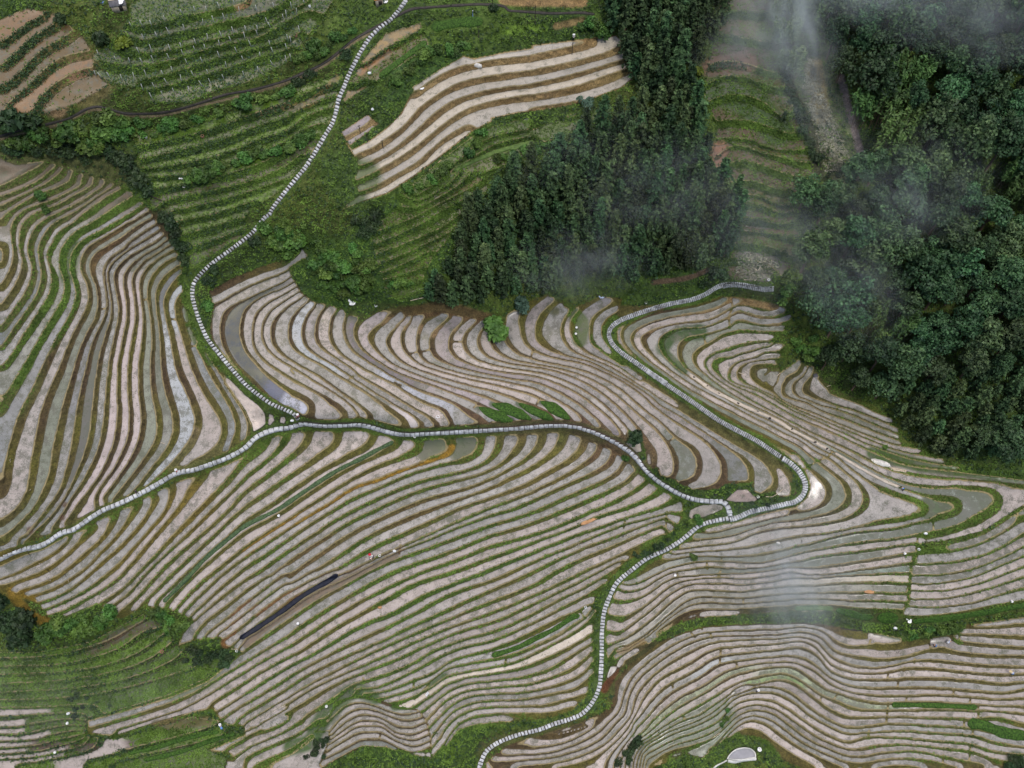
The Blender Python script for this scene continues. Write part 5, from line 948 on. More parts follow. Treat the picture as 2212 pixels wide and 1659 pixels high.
# ---------------------------------------------------------------- shrubs: (line, spacing, radius, kind, label, group)
def shrub(x, y, rad, kind, label, group, r, name='shrub'):
    g = ground(x, y); o = link(name, SHM[kind][int(r.integers(5))], None, g-np.array((0,0,.15))); s = rad*.088*1.15
    o.scale = (s*(.85+.3*r.random()), s*(.85+.3*r.random()), s*(.85+.4*r.random())); o.rotation_euler = (0,0,r.random()*6.28); tag(o, label, 'shrub' if name == 'shrub' else 'bush', group); return o
SHR = (
 ('A1 30,1120 170,1130 300,1080 450,1060 600,1080 700,1180 820,1100',17,22,0,'leafy mid green shrub in the hedge below the ditch, far left','hedge below the ditch'), ('A1 60,1190 300,1170 550,1180 640,1230',19,18,1,'dark shrub at the foot of the hedge above the left terraces','dark foot of the hedge'),
 ('A1 680,900 800,930 900,1000 940,1080',16,20,0,'leafy shrub at the bend of the ditch','shrubs at the ditch bend'), ('A1 880,1180 960,1260 1000,1330 1090,1400 1130,1470',15,17,1,'dark shrub in the top of the gully beside the left terraces','gully shrubs'),
 ('A1 960,960 1150,970 1300,970 1450,930 1600,900 1750,840 1900,790 2050,750 2212,700',14,14,0,'low leafy shrub in the row under the ditch','row under the ditch'), ('A1 1000,1030 1200,1030 1330,1000',13,12,0,'bright leafy shrub in the second row under the ditch','second row under the ditch'),
 ('A2 100,740 250,690 400,650 520,600 640,520 760,440',13,13,1,'dark shrub in the row between the ditch and the striped steps','dark row by the steps'), ('A2 430,480 500,430 560,400 640,380 700,320 800,260',13,14,0,'leafy shrub above the ditch beside the crop rows','shrubs above the ditch'),
 ('A1 1450,1400 1600,1360 1750,1300 1900,1240 2050,1190 2212,1150 A2 400,1130 480,1080',11,14,0,'dark leafy shrub in the thick bank that crosses the grass rows','thick bank across the grass rows'), ('A1 1500,1340 1700,1290 1900,1210 2100,1150',12,11,0,'small leafy shrub on top of the thick bank','top of the thick bank'),
 ('B1 1240,230 1300,310 1340,390 1390,470 1430,560 1440,640',12,13,1,'dark shrub in the gully line beside the left terraces','gully line shrubs'), ('B1 1570,620 1650,680 1560,780 1750,560 1880,500 1980,430',13,12,1,'dark shrub beside the lower striped steps','shrubs beside the lower steps'),
 ('B2 230,260 330,330 250,420 420,420 330,520 470,340 230,480 120,330 60,450',17,17,0,'leafy shrub in the thicket right of the striped steps','thicket by the steps'), ('B2 560,430 650,560 700,700 620,640 780,620 850,740 900,560 960,680 840,830 720,820 600,760 530,640 930,800 800,480',16,16,0,'bright leafy shrub in the green hollow above the curved paddies','green hollow shrubs'),
 ('B2 850,300 950,330 1000,240 900,400',14,15,1,'dark shrub below the lowest pale paddy','shrubs under the pale paddies'), ('A2 1130,640 1230,560 1330,500 1430,430 1560,410 1650,380',12,13,0,'leafy shrub on the bank between the green bed and the pale paddies','bank beside the green bed'),
 ('A2 1280,1490 1400,1440 1500,1380 1580,1300 1700,1180 1820,1060',13,12,0,'leafy shrub under the edge of the lowest pale paddy','edge of the lowest pale paddy'), ('A2 1900,100 2050,130 2200,110 A3 120,140 250,150',13,13,1,'dark shrub on the bank under the upper ditch','bank under the upper ditch'),
 ('A3 700,200 800,230 880,280',14,14,0,'grassy shrub beside the top of the fir grove','shrubs at the grove top'), ('A3 30,1250 200,1210 350,1180 500,1120 620,1080',14,12,0,'shrub at the upper left foot of the fir grove','foot of the fir grove'),
 ('A3 1520,650 1560,800 1560,950 1600,1100 1650,1250 1700,1380',13,13,0,'grassy shrub between the fir grove and the smoky strip','shrubs along the smoky strip'), ('D1 40,420 120,500 60,580 180,600 120,680 240,520',16,22,1,'dark bush in the clump at the left edge below the terraces','dark clump at the left edge'),
 ('D1 330,620 430,560 540,560 620,520 700,600 800,520 860,470',15,17,0,'leafy bush in the row below the ends of the left paddies','row below the paddy ends'), ('D1 1180,450 1260,480 1300,560 1360,600 1400,540',12,14,0,'speckled bush between the paddy ends and the meadow','bushes at the meadow corner'),
 ('D1 1480,760 1560,790 1650,800 1740,780 1780,830 1420,840',11,9,1,'dark bush at the upper right corner of the meadow','dark bushes at the meadow corner'), ('D1 560,1080 580,1180 600,1260 700,1130 850,1170',15,6,1,'dark shrub on the low bank across the meadow','meadow bank shrubs'),
 ('D2 480,1590 530,1540 560,1480 620,1440 590,1560',9,6.5,1,'dark shrub in the gully left of the wavy paddies','gully by the wavy paddies'), ('D3 1100,1440 1080,1520 1050,1600 1130,1470 980,1620',10,8,1,'dark shrub in the gully at the bottom edge','gully at the bottom edge'),
 ('C3 1400,1290 1330,1350 1250,1390 1170,1420 1110,1450',8,7,1,'dark shrub in the gully left of the lower stone path','gully left of the lower path'), ('C3 1530,1200 1570,1170',9,10,0,'green shrub beside the fork above the lower path','shrubs at the lower fork'),
 ('C3 1900,1060 1980,1070 2050,1040 2100,1010',9,6,0,'green shrub inside the hairpin of the stone path','shrubs inside the hairpin'), ('C4 180,1010 100,1070 230,1030',10,6,1,'dark shrub on the slope inside the path hairpin','dark shrubs inside the hairpin'),
 ('B3 1700,800 1640,770 1760,700 1720,660',12,12,1,'dark shrub between the fir grove and the loop of the stone path','shrubs at the path loop'), ('B4 390,810 340,880 440,760 480,900 520,960 380,730',15,16,0,'shrub at the end of the stone path under the wood','shrubs at the path end'),
 ('B4 420,1200 480,1290 540,1330 560,1210',13,13,0,'shrub between the upper spur paddies and the wood','shrubs above the spur paddies'), ('D4 1330,610 1420,630 1520,590 1620,580 1680,570',11,10,0,'green shrub on the bank below the right green bed','bank below the right bed'),
 ('D4 2110,1620 2160,1580 2200,1640',12,9,1,'dark shrub in the lower right corner','corner shrubs'), ('D3 1830,1190 1800,1260 1770,1330',8,5.5,0,'green shrub in the small gully among the lower right paddies','small gully shrubs'),
 ('A4 400,640 420,760 480,880 500,1000 560,1120 590,1240',13,11,1,'dark shrub along the line between the smoky strip and the stony clearing','line beside the stony clearing'), ('B2 1120,780 1200,790 1300,760',12,10,0,'leafy plant in the bed left of the fir grove','bed left of the grove'), ('A4 1000,40 700,130 850,60',1000,10,1,'','') )
rs = np.random.default_rng(99)
for t, spc, rad, kind, lb, gr in SHR:
    if not lb: continue
    p = smooth_line(T(t), spc*1.95); rad = rad*1.12; spc = spc*1.3
    for q in p:
        if sample(dpath, q[0], q[1]-rad*.5) < rad*.55 or sample(dpath, q[0], q[1]) < rad*.6: continue
        shrub(q[0]+(rs.random()-.5)*spc, q[1]+(rs.random()-.5)*spc*.9, rad*(.7+.6*rs.random()), kind, lb, gr, rs)
for t, rad, kind, lb in (('A1 790,310',29,1,'big dark round bush among the post rows'),('A1 955,330',24,2,'round yellow green bush beside the big dark bush'),('A1 150,950',36,1,'wide dark bush above the ditch at the left edge'),('A1 60,960',26,1,'dark bush at the very left edge above the ditch'),('A1 260,940',22,1,'right hand dark bush of the three above the left ditch'),
  ('A1 470,150',16,1,'small dark bush at the top left beside the first posts'),('A3 1580,560',17,2,'single yellow green bush at the right side of the grove'),('B2 1930,1080',36,0,'large rounded green bush hanging over the curved paddies'),('B2 2120,930',25,3,'bluish leafy bush between the large green bush and the muddy terraces'),('A3 720,800',18,3,'grassy grey green clump on the bank right of the pale paddies'),
  ('B1 320,80',15,0,'lone green shrub among the upper left terraces'),('B1 350,190',12,0,'smaller green shrub below the lone one on the left terraces'),('C3 1100,530',17,1,'round dark bush beside the ridge path above the milky bays'),('C3 1040,700',11,0,'small green bush at the right end of the long paddies'),('B1 1600,940',15,0,'green bush in the wedge between the steps and the dark pool'),('B1 2140,450',20,0,'round leafy bush right of the lower striped steps'),
  ('C4 1130,600',8,0,'tiny bush on the bund between two long spur paddies'),('D3 1560,20',9,0,'green bush above the small finger paddies')):
    x, y = T(t)[0]; shrub(x, y+rad*.25, rad, kind, lb, None, rs, 'bush')

# ---------------------------------------------------------------- undergrowth: weeds, tufts and crop rows
def cover(name, W, n, size, per, lm, label, r, zj=.12, asp=1.8):
    w = np.clip(W,0,None).ravel(); c = np.cumsum(w); k = np.searchsorted(c, r.random(n)*c[-1]); j, i = np.divmod(k, NX)
    X = (i+r.random(n)-.5)*STEP; Y = (j+r.random(n)-.5)*STEP; z = sample(HT, X, Y); p = np.stack(place(X, Y, z), 1)
    C = np.repeat(p, per, 0)+r.standard_normal((n*per,3))*size*np.array((.8,.8,.35))+np.array((0,0,zj)); Nn = np.tile((0,0,1.0), (n*per,1))+r.standard_normal((n*per,3))*.4
    o = link(name, mesh_from(name, *leaf_quads(C, Nn, size, r, asp, .6), lm)); tag(o, label, None, None, 'stuff'); return o
ru = np.random.default_rng(5)
green = np.clip((bcol[...,1]-bcol[...,0]*.95-.003)*45, 0, 1); offp = np.clip((dpath-2)/3, 0, 1)*np.clip(dbed/3, 0, 1)*(dbas > 5)
wild = np.where(out & (sdf < -3), 1.0, 0.0)*offp*green*(.25+1.5*np.clip(mid-.35,0,1)); 
tufts = np.where(~out, np.clip(-sdf-.6,0,3)/3, 0)*offp*green
cover('undergrowth', wild*(.4+big), 30000, .26, 4, LM['weed'], 'rough green undergrowth on the uncultivated slopes', ru)
cover('undergrowth', wild*np.clip(.75-mid,0,1), 12000, .30, 4, LM['dshrub'], 'darker undergrowth in the hollows of the slopes', ru)
cover('grass', tufts, 60000, .16, 3, LM['weed'], 'grass tufts on the banks between the paddies', ru, .08, 2.2)
rowm = (reg == NAMES.index('rows')) & (sdf > 0)
cover('crop_rows', np.where(rowm, np.clip(sdf-1,0,3), 0), 650, .17, 5, LM['blue'], 'bluish crop plants in rows between the posts', ru, .2)
tierm = ((reg == NAMES.index('tier'))&(GX+GY*0 > 900)) & (sdf > 0) & (GY > 480)
cover('crop_rows', np.where(tierm, 1.0, 0), 1200, .16, 5, LM['weed'], 'young vegetable plants in dotted rows left of the fir grove', ru, .15)
stony = inside(T('A4 540,400 640,620 740,900 900,1300 680,1340 600,1000 500,700'), GX, GY)|inside(T('B4 0,560 120,520 330,620 280,690 120,740 0,720'), GX, GY)
cover('crop_rows', np.where(stony, .4+np.clip(mid-.3,0,1), 0), 1500, .22, 4, mat('straw_stalks', (.15,.15,.08), .8, .2, .45, .3, 0, 0, (.26,.255,.19)), 'dry stalks and pale stones in the clearings by the wood', ru, .15, 2.4)

gm = np.isin(reg, [NAMES.index(q) for q in ('meadow','green','rows','brown','ledge','tier','smoky')])
cover('undergrowth', np.where(gm & ~((sdf > 0)&(tcol[...,0] > .2)), offp*(.15+green), 0)*np.where(reg == NAMES.index('meadow'), np.where(sdf > 0, .8, .2), np.where(sdf > 0, .35, 1.0)), 40000, .19, 4, LM['weed'], 'tufted grass and low plants on the green terraces', ru, .08, 2.0)
cover('undergrowth', np.where(gm & (sdf < -1), offp, 0)*np.clip(mid-.3,0,1), 14000, .24, 4, LM['dshrub'], 'dark weeds on the banks of the green terraces', ru, .10, 1.8)
# ---------------------------------------------------------------- seedling beds
bed_m = mat('rice_seedlings', (.018,.048,.008), .8, .2, .45, 3.2, .8, 0, (.042,.092,.013)); bed_l = mat('young_bright_seedlings', (.06,.11,.022), .7, .3, .2, 1.2, .5, 0, (.085,.14,.03)); bed_g = mat('grey_green_seedlings', (.040,.072,.034), .8, .2, .35, 3.0, .8, 0, (.065,.105,.046))
rb = np.random.default_rng(12)
for t, hw, m, lb in BEDS:
    m = dict(m=bed_m, l=bed_l, g=bed_g)[m]; t = t; pts = T(t); z0 = .10
    tag(link('seedling_bed', mesh_from('seedling_bed', *ribbon(pts, hw*(1.35 if 'leaf' in lb else 1), z0, .14, rb, 9, 1.6, .05, A=HT, crown=.35, taper=2.6 if 'leaf' in lb else 1), m, True)), lb, 'seedling bed')

# ---------------------------------------------------------------- sheets, bags, logs and other small things
white = mat('white_plastic', (.78,.79,.80), .45, .4, .08, 6.0); cream = mat('cream_sacking', (.66,.62,.52), .8, .2, .12, 5.0); navy = mat('navy_plastic_sheet', (.0035,.006,.017), .55, .3, .4, 1.5); bluep = mat('blue_plastic', (.16,.25,.55), .45, .4, .1, 4.0)
wood_m = mat('weathered_wood', (.48,.40,.30), .85, .2, .25, 3.0); dwood = mat('dark_wood', (.05,.04,.035), .85, .2, .3, 3.0); conc = mat('pale_concrete', (.55,.55,.52), .85, .2, .12, 2.0); grey = mat('grey_concrete', (.27,.27,.29), .85, .2, .1, .8); rock_m = mat('pale_rock', (.55,.53,.49), .85, .2, .3, 1.5, .4)
black = mat('black_rubber', (.012,.012,.014), .5, .4, .2, 3.0); skin = mat('skin', (.42,.25,.16), .6, .3, .05, 5.0); hair = mat('black_hair', (.010,.009,.008), .6, .3, .2, 9.0); orange = mat('raw_orange_earth', (.42,.23,.11), .9, .2, .2, 1.5, .3); tin = mat('dark_roof_sheet', (.07,.07,.08), .5, .4, .3, 2.0)
rk = np.random.default_rng(31)
def at1(t): return T(t)[0]
def thing(name, t, label, cat, group=None, dz=0.0):
    x, y = at1(t); e = bpy.data.objects.new(name, None); COL.objects.link(e); e.location = ground(x, y, dz); e.empty_display_size = .3; tag(e, label, cat, group); return e
def lone(name, t, vf, m, label, cat, group=None, dz=0.0, smooth=True):
    x, y = at1(t); o = link(name, mesh_from(name, *vf, m, smooth), None, ground(x, y, dz)); tag(o, label, cat, group); return o
# the long dark sheet and the pale stone strip
tag(link('plastic_sheet', mesh_from('plastic_sheet', *ribbon(T('D1 1850,662 2000,570 2212,425 D2 420,345 550,265 640,215 690,180 712,168'), 5.6, .12, .16, rk, 9, 2.5, .03, True, crown=.5), navy, True)), 'long crumpled navy blue plastic sheet lying along a paddy bank', 'plastic sheet')
tag(link('mud_bund', mesh_from('mud_bund', *ribbon(T('C3 1525,45 1600,95 1700,165 1800,215 1950,290 2212,405 C4 400,460 560,545 710,628'), 3.6, .10, .22, rk, 5, 2.5, .04), strip_m, True)), 'pale broad bund of dry mud and stones across the spur fields', 'bund')
tag(link('mud_bund', mesh_from('mud_bund', *ribbon(T('C4 755,652 900,738 1100,848 1250,915'), 3.0, .10, .2, rk, 5, 2.5, .04), strip_m, True)), 'narrower pale bund going on right of the grassy field divider', 'bund')
for k, t in enumerate(('C3 1560,70','C3 1660,140','C3 1750,195','C3 1900,270','C3 2050,335','C4 250,385','C4 420,470','C4 600,570','C4 690,620')):
    lone('stone', t, blobmesh(.35,.28,.25, rk), dwood, 'dark stone lying along the pale mud bund', 'stone', 'stones along the pale bund', .15)
def sheet(a, b, r, amp=.18):
    n = 9; V_ = []; F_ = []
    for j in range(n):
        for i in range(n):
            u, v = i/(n-1)-.5, j/(n-1)-.5; k = 1+.25*math.sin(3*math.atan2(v,u)+r.random()*.3); V_.append((a*u*k, b*v*k, .12+amp*abs(math.sin(7*u+3*v))*abs(math.cos(6*v-2*u))+.04*r.random()))
    F_ = [(j*n+i, j*n+i+1, j*n+n+i+1, j*n+n+i) for j in range(n-1) for i in range(n-1)]; m_ = len(V_); V_ += [(x,y,z-.06) for x,y,z in V_]
    F_ += [(q[3]+m_,q[2]+m_,q[1]+m_,q[0]+m_) for q in F_[:]]; return np.array(V_), np.array(F_)
for t, a, b, lb in (('B2 825,910',1.7,1.6,'large crumpled white plastic sheet where the thicket meets the paddies'),('A1 1400,1375',1.2,.8,'white plastic sheet on the grass left of the thick bank'),('D4 1325,520',1.0,1.1,'white sheet beside the end of the right green bed'),('B3 850,875',1.1,.6,'bluish white sheet on the bank beside the pink field under the grove'),('A2 1355,688',1.0,.6,'white ragged sheet at the left end of the highest pale paddy')):
    lone('plastic_sheet', t, sheet(a, b, rk), white if 'bluish' not in lb else mat('pale_blue_plastic', (.42,.5,.66), .5, .4, .1, 4.0), lb, 'plastic sheet')
def sack(t, lb, s=.38, m=white, cat='sack'):
    e = thing('sack', t, lb, cat); link('sack_body', mesh_from('sack_body', *blobmesh(s, s*.75, s*.8, rk, .12), m, True), e, (0,0,s*.65)); link('tied_neck', mesh_from('tied_neck', *tube([(0,0,s*1.25),(.03,0,s*1.5),(.0,.05,s*1.75)], [s*.3,s*.12,s*.3]), m, True), e)
def bucket(t, lb, s=.24, m=white):
    e = thing('bucket', t, lb, 'bucket'); n = 12
    pro = [(.001,.02),(.75*s,.0),(s,1.7*s),(1.08*s,1.7*s),(1.08*s,1.8*s),(.93*s,1.8*s),(.68*s,.1),(.001,.12)]
    V_ = np.array([(r_*math.cos(2*math.pi*k/n), r_*math.sin(2*math.pi*k/n), z) for r_, z in pro for k in range(n)]); F_ = np.array([(j*n+k, j*n+(k+1)%n, j*n+n+(k+1)%n, j*n+n+k) for j in range(len(pro)-1) for k in range(n)])
    link('pail', mesh_from('pail', V_, F_, m, True), e); link('handle', mesh_from('handle', *tube([(s*1.05*math.cos(a), s*.35*math.sin(a), 1.7*s+s*.9*math.sin(a)) for a in np.linspace(0,math.pi,9)], .012), dwood), e)
for t, lb in (('A2 955,572','white sack on the grass beside the narrow dark seedling bed'),('A2 980,850','white sack at the top left corner of the pale paddies'),('C2 360,405','white sack on the grass at the fork of the ridge path'),('D4 1216,582','small white sack below the three part green bed'),('C2 1148,1410','white sack at the left end of the pale long paddy, right of the workers'),('D1 530,1240','white sack on the meadow near the start of the grey paddies'),('C4 1450,1275','white sack on the crossing of bunds near the right edge')): sack(t, lb, .40)
for t, lb in (('B3 655,1112','upper of two white buckets in the green field inside the path loop'),('B3 650,1160','lower of two white buckets in the green field inside the path loop'),('B3 1190,920','white bucket in the vegetable rows above the path loop'),('C3 2053,995','tall white canister inside the path hairpin'),('D3 1415,177','white bucket beside the finger paddies'),('C2 1035,1447','white bucket beside the two workers'),('C2 257,1140','white bucket in a ditch of the long sweep'),
  ('C2 1305,532','white bucket under the ridge path by the mottled field'),('D2 625,1187','white bucket on the green gully left of the wavy paddies'),('D2 405,548','white bucket on a bank below the navy sheet'),('D1 1830,760','white bucket at the end of the brown bank, with a stick beside it'),('D1 430,1540','white bucket at the end of the small lower left paddies'),('C4 1395,1400','white bucket on the cross bund at the right'),('D4 2112,378','pale round basin by the right green bed'),('C4 1288,1430','white bucket left of the cross bund'),
  ('A1 1132,1070','white bucket in the bright grass below the ditch'),('B2 1175,738','white bucket in the bed left of the grove'),('A1 1425,1450','small white pail below the white sheet on the grass'),('D1 525,1317','second white pail on the lower left meadow')): bucket(t, lb, .27)
def crate(t, lb, a=.7, b=.5, h=.35, m=white, rz=.3):
    e = thing('crate', t, lb, 'crate'); w = .05
    parts_ = [box((0,0,.03),(a,b,.06))]+[box((sx*(a/2-w/2),0,h/2+.06),(w,b-.002,h)) for sx in (-1,1)]; sides = [box((0,sy*(b/2-w/2),h/2+.06),(a-2*w-.004,w,h)) for sy in (-1,1)]
    link('crate_base', mesh_from('crate_base', *join(*parts_), m), e); link('crate_sides', mesh_from('crate_sides', *join(*sides), m), e); e.rotation_euler = (0,0,rz)
crate('B2 1005,940','white open frame crate on the red earth edge above the paddies',.55,.5); crate('D2 1400,1090','long white crate at the tip of the cream coloured paddy',.8,.45,.35,white,.9); crate('D3 725,422','white crate on the grass left of the lower path',.5,.5); crate('B4 240,742','white crate on the stony patch at the end of the stone path',.5,.45); crate('A2 495,55','white crate in the grass between the top dirt patches and the stairs',.45,.5)
def pole(t0, t1, rad, m, lb, cat='pole', name='pole', z=.12):
    a, b = ground(*at1(t0), z), ground(*at1(t1), z); mid_ = (a+b)/2+np.array((0,0,.05)); v, f_ = tube([a,a*.5+mid_*.5,mid_,b*.5+mid_*.5,b], [rad,rad*1.02,rad,rad*.95,rad*.9]); tag(link(name, mesh_from(name, v, f_, m, True)), lb, cat)
for a in (('B2 1270,900','B2 1378,876',.09,wood_m,'pale bamboo pole lying left of the fir grove'),('B4 110,640','B4 160,672',.07,wood_m,'left one of two crossed poles on the stony patch'),('B4 158,670','B4 186,630',.07,wood_m,'right one of two crossed poles on the stony patch'),('B4 50,740','B4 95,740',.06,wood_m,'short pole beside the far end of the stone path'),
  ('D3 1705,1430','D3 1762,1390',.09,wood_m,'white pole laid over the paddies above the grey platform'),('C4 345,1110','C4 395,1135',.08,wood_m,'pale branch on the bank under the path hairpin'),('B3 1905,1455','B3 1945,1470',.08,wood_m,'short white pole between two curved ponds'),('C4 305,60','C4 330,35',.07,wood_m,'short pole at the small round pond'),('D1 1785,742','D1 1832,746',.05,wood_m,'stick lying by the bucket at the brown bank'),
  ('C1 1240,572','C1 1272,582',.05,wood_m,'white stick across a narrow left paddy')): pole(*a)
pole('C4 690,140','C4 720,130',.07,wood_m,'pale stick at the edge of the wood by the last pond'); pole('B1 1135,85','B1 1270,135',.11,dwood,'dark fallen trunk across the gully beside the left terraces','trunk','fallen_trunk')
cp = [ground(x, y, .15) for x, y in smooth_line(T('C4 220,990 270,990 310,965 352,930'), 3)]; tag(link('pole', mesh_from('pole', *tube(cp, .07), wood_m, True)), 'curved pale bamboo pole inside the hairpin of the path', 'pole')
for t0, t1, lb in (('C4 1170,765','C4 1300,790','upper of the two stacked pale logs beside the grey rock'),('C4 1180,778','C4 1300,800','lower of the two stacked pale logs beside the grey rock')): pole(t0, t1, .2, wood_m, lb, 'log', 'log')
lone('rock', 'C4 1095,728', blobmesh(2.6,.75,.7, rk, .16, 12, 6), rock_m, 'long pale boulder on the bank of the upper spur field', 'rock').rotation_euler = (0,0,-.35)
lone('rock', 'A2 1790,507', blobmesh(.9,.6,.6, rk, .2), rock_m, 'pale rock on the bank of the second pale paddy', 'rock'); lone('rock', 'C4 315,1345', blobmesh(.4,.35,.3, rk, .2), rock_m, 'small pale rock in a narrow smoky paddy', 'rock')
hp = [np.array((.55*math.cos(a)*(1-.02*a), .55*math.sin(a)*(1-.02*a), .08+.012*a)) for a in np.linspace(0,18,60)]; lone('hose_coil', 'C3 1725,962', tube(hp, .06, 6), black, 'coil of black hose on the dark bank under the grey paddy', 'hose coil')
hq = [ground(x, y, .10) for x, y in smooth_line(T('D4 800,585 950,600 1150,602 1350,588 1550,560 1700,535'), 4)]; tag(link('hose', mesh_from('hose', *tube(hq, .09), black, True)), 'long black hose along the bank below the three part green bed', 'hose')
hq = [ground(x, y, .10) for x, y in smooth_line(T('B2 390,945 430,945 465,920 478,890'), 3)]; tag(link('hoop', mesh_from('hoop', *tube(hq, .05), wood_m, True)), 'thin pale bent cane at the top of the curved paddies', 'cane')
hq = [ground(x, y, .10) for x, y in smooth_line(T('C2 1465,380 1480,360 1495,372 1482,385 1470,378 1500,380'), 2)]; tag(link('hoop', mesh_from('hoop', *tube(hq, .05), white, True)), 'white loop of cord in the paddy above the ridge path', 'cord')
lone('panel', 'C4 600,45', box((0,0,.12),(1.0,1.5,.09),.2), tin, 'dark square panel at the corner of the last curved pond', 'panel', None, 0, False)
for t, a, b, rz, lb in (('C3 758,1170',4.6,1.1,.42,'block of raw orange earth in the middle of a sweep paddy'),('D4 1022,300',2.6,.85,0,'small orange earth block in the right paddy'),('D2 1035,420',1.0,.6,.3,'orange clay lump on a bank of the long sweep')):
    o = lone('earth_heap', t, blobmesh(a/2,b/2,.28, rk, .07, 14, 6, .6), orange, lb, 'earth heap'); o.rotation_euler = (0,0,rz)
# concrete posts of the crop rows, poles along the ditch
pv = box((0,0,.80),(.11,.11,1.75)); pm = mesh_from('post', *pv, conc)
npst = 0
for lev_, pts in REG['rows']['lines']:
    q = smooth_line(pts, 29.0)
    for x, y in q[:-1]:
        if 0 < x < 745 and 0 < y+8 and npst < 95:
            o = link('post', pm, None, ground(x+(rk.random()-.5)*12, y+6+(rk.random()-.5)*9)); o.rotation_euler = (.08*rk.standard_normal(),.08*rk.standard_normal(),rk.random()); o.scale = (1,1,.8+.35*rk.random()); npst += 1
            tag(o, 'thin pale concrete post in the crop rows at the upper left', 'post', 'posts in the crop rows')
for t, h, lb in (('A2 1905,95',3.4,'dark wooden pole standing by the upper ditch, left one'),('A3 335,190',5.0,'taller dark wooden pole by the upper ditch, nearer the grove'),('A3 620,420',3.2,'dark pole on the bank of the second pale paddy, right end'),('A2 940,1095',2.4,'dark post at the left end of the pale paddies, lowest of its row'),('A2 885,1030',2.4,'dark post at the left end of the pale paddies, highest of its row'),('A2 1060,1145',2.4,'dark post standing in the third pale paddy'),('A2 1795,290',3.0,'thin pole on the bank under the broad dark seedling bed')):
    x, y = at1(t); e = thing('wooden_pole', t, lb, 'pole'); link('shaft', mesh_from('shaft', *tube([(0,0,-.4),(.03,0,h*.5),(0,.04,h)], [.09,.08,.06]), dwood, True), e); link('crosspiece', mesh_from('crosspiece', *box((0,.04,h*.9),(.7,.07,.09),rk.random()), dwood), e)
x, y = at1('A2 1752,130'); e = thing('water_pipe', 'A2 1752,130', 'short blue upright pipe at the top of the broad dark bed', 'pipe'); link('riser_pipe', mesh_from('riser_pipe', *tube([(0,0,-.2),(0,0,1.0),(.05,0,1.5)], .07), bluep, True), e); link('cap', mesh_from('cap', *tube([(.05,0,1.48),(.05,0,1.6)], .10), white, True), e)
# little clay culvert pots
for t, lb in (('A1 1565,1060','round clay pot mouth in the bright grass'),('A2 388,285','round clay pot mouth beside the crop rows'),('D1 1255,765','round dark pot on the lower left meadow')):
    e = thing('clay_pot', t, lb, 'pot'); n = 10; pro = [(.05,.02),(.3,.02),(.42,.3),(.36,.5),(.40,.55),(.32,.55),(.30,.4),(.05,.1)]
    link('pot', mesh_from('pot', np.array([(r_*math.cos(2*math.pi*k/n), r_*math.sin(2*math.pi*k/n), z) for r_, z in pro for k in range(n)]), np.array([(j*n+k, j*n+(k+1)%n, j*n+n+(k+1)%n, j*n+n+k) for j in range(len(pro)-1) for k in range(n)]), mat('clay', (.28,.15,.10), .8, .2, .15, 4.0), True), e)
# field hut and sheds at the top edge
def hut(t, lb, a, b, h, rz, roof, wallm, sheet_on=False):
    e = thing('hut', t, lb, 'hut'); e.rotation_euler = (0,0,rz)
    w = link('wall', mesh_from('wall', *join(*[box((sx*(a/2-.06),0,h/2-.3),(.12,b,h+.6)) for sx in (-1,1)], *[box((0,sy*(b/2-.06),h/2-.3),(a-.25,.12,h+.6)) for sy in (-1,1)]), wallm), e); link('doorway', mesh_from('doorway', *box((a*.15,-b/2-.012,h*.42),(.8,.03,h*.84)), dwood), w)
    rf = link('roof', mesh_from('roof', *join(box((0,-b*.28,h+.32),(a+.5,b*.68,.07),0,.42), box((0,b*.28,h+.32),(a+.5,b*.68,.07),0,-.42)), roof), e); link('ridge_cap', mesh_from('ridge_cap', *box((0,0,h+.64),(a+.6,.3,.1)), wood_m), rf)
    if sheet_on: link('roof_sheet', mesh_from('roof_sheet', *sheet(1.2, 2.2, rk), white, True), rf, (a*.32,-b*.2,h+.36))
hut('A1 925,60','low field hut with a patched roof and white sheet at the top edge', 3.0, 2.4, 1.5, .25, tin, wood_m, True)
hut('A2 1030,25','small orange roofed shed at the top end of the stairs', 1.6, 1.3, 1.2, .2, mat('orange_roof', (.38,.15,.03), .7, .3, .3, 2.0), wood_m)
lone('plastic_sheet', 'A2 1078,20', sheet(.9, .8, rk), white, 'white sheet lying beside the orange roofed shed at the top of the stairs', 'plastic sheet'); lone('plastic_sheet', 'A1 790,20', sheet(.9, .8, rk), bluep, 'blue sheet in the dark bushes left of the hut roof', 'plastic sheet')
# the grey basin with its white rim at the bottom
PB = T('D3 1815,1590 1830,1560 1880,1515 1940,1500 2000,1508 2035,1540 2040,1575 2030,1590 1930,1600'); pbs = smooth_line(PB+[PB[0]], 3)
zc = np.max([ground(x, y)[2] for x, y in pbs])+.1; cB = np.mean(pbs, 0); e = bpy.data.objects.new('water_basin', None); COL.objects.link(e); bp0 = np.array(place(cB[0], cB[1], zc)); e.location = bp0; tag(e, 'grey concrete basin with a white rim at the bottom edge', 'basin')
ring = np.array([np.array(place(x, y, zc))-bp0 for x, y in pbs[:-1]]); n = len(ring); inn = ring*(1-.30/np.linalg.norm(ring, axis=1)[:,None].clip(.6)); up = lambda R_, z: R_+np.array((0,0,z))
V_ = np.vstack([up(ring,-2.2),up(ring,.16),up(ring*.992,.2),up(inn*1.008,.2),up(inn,.16),up(inn,-.1)]); F_ = np.array([(j*n+k, j*n+(k+1)%n, j*n+n+(k+1)%n, j*n+n+k) for j in range(5) for k in range(n)]); link('rim_wall', mesh_from('rim_wall', V_, F_, conc), e)
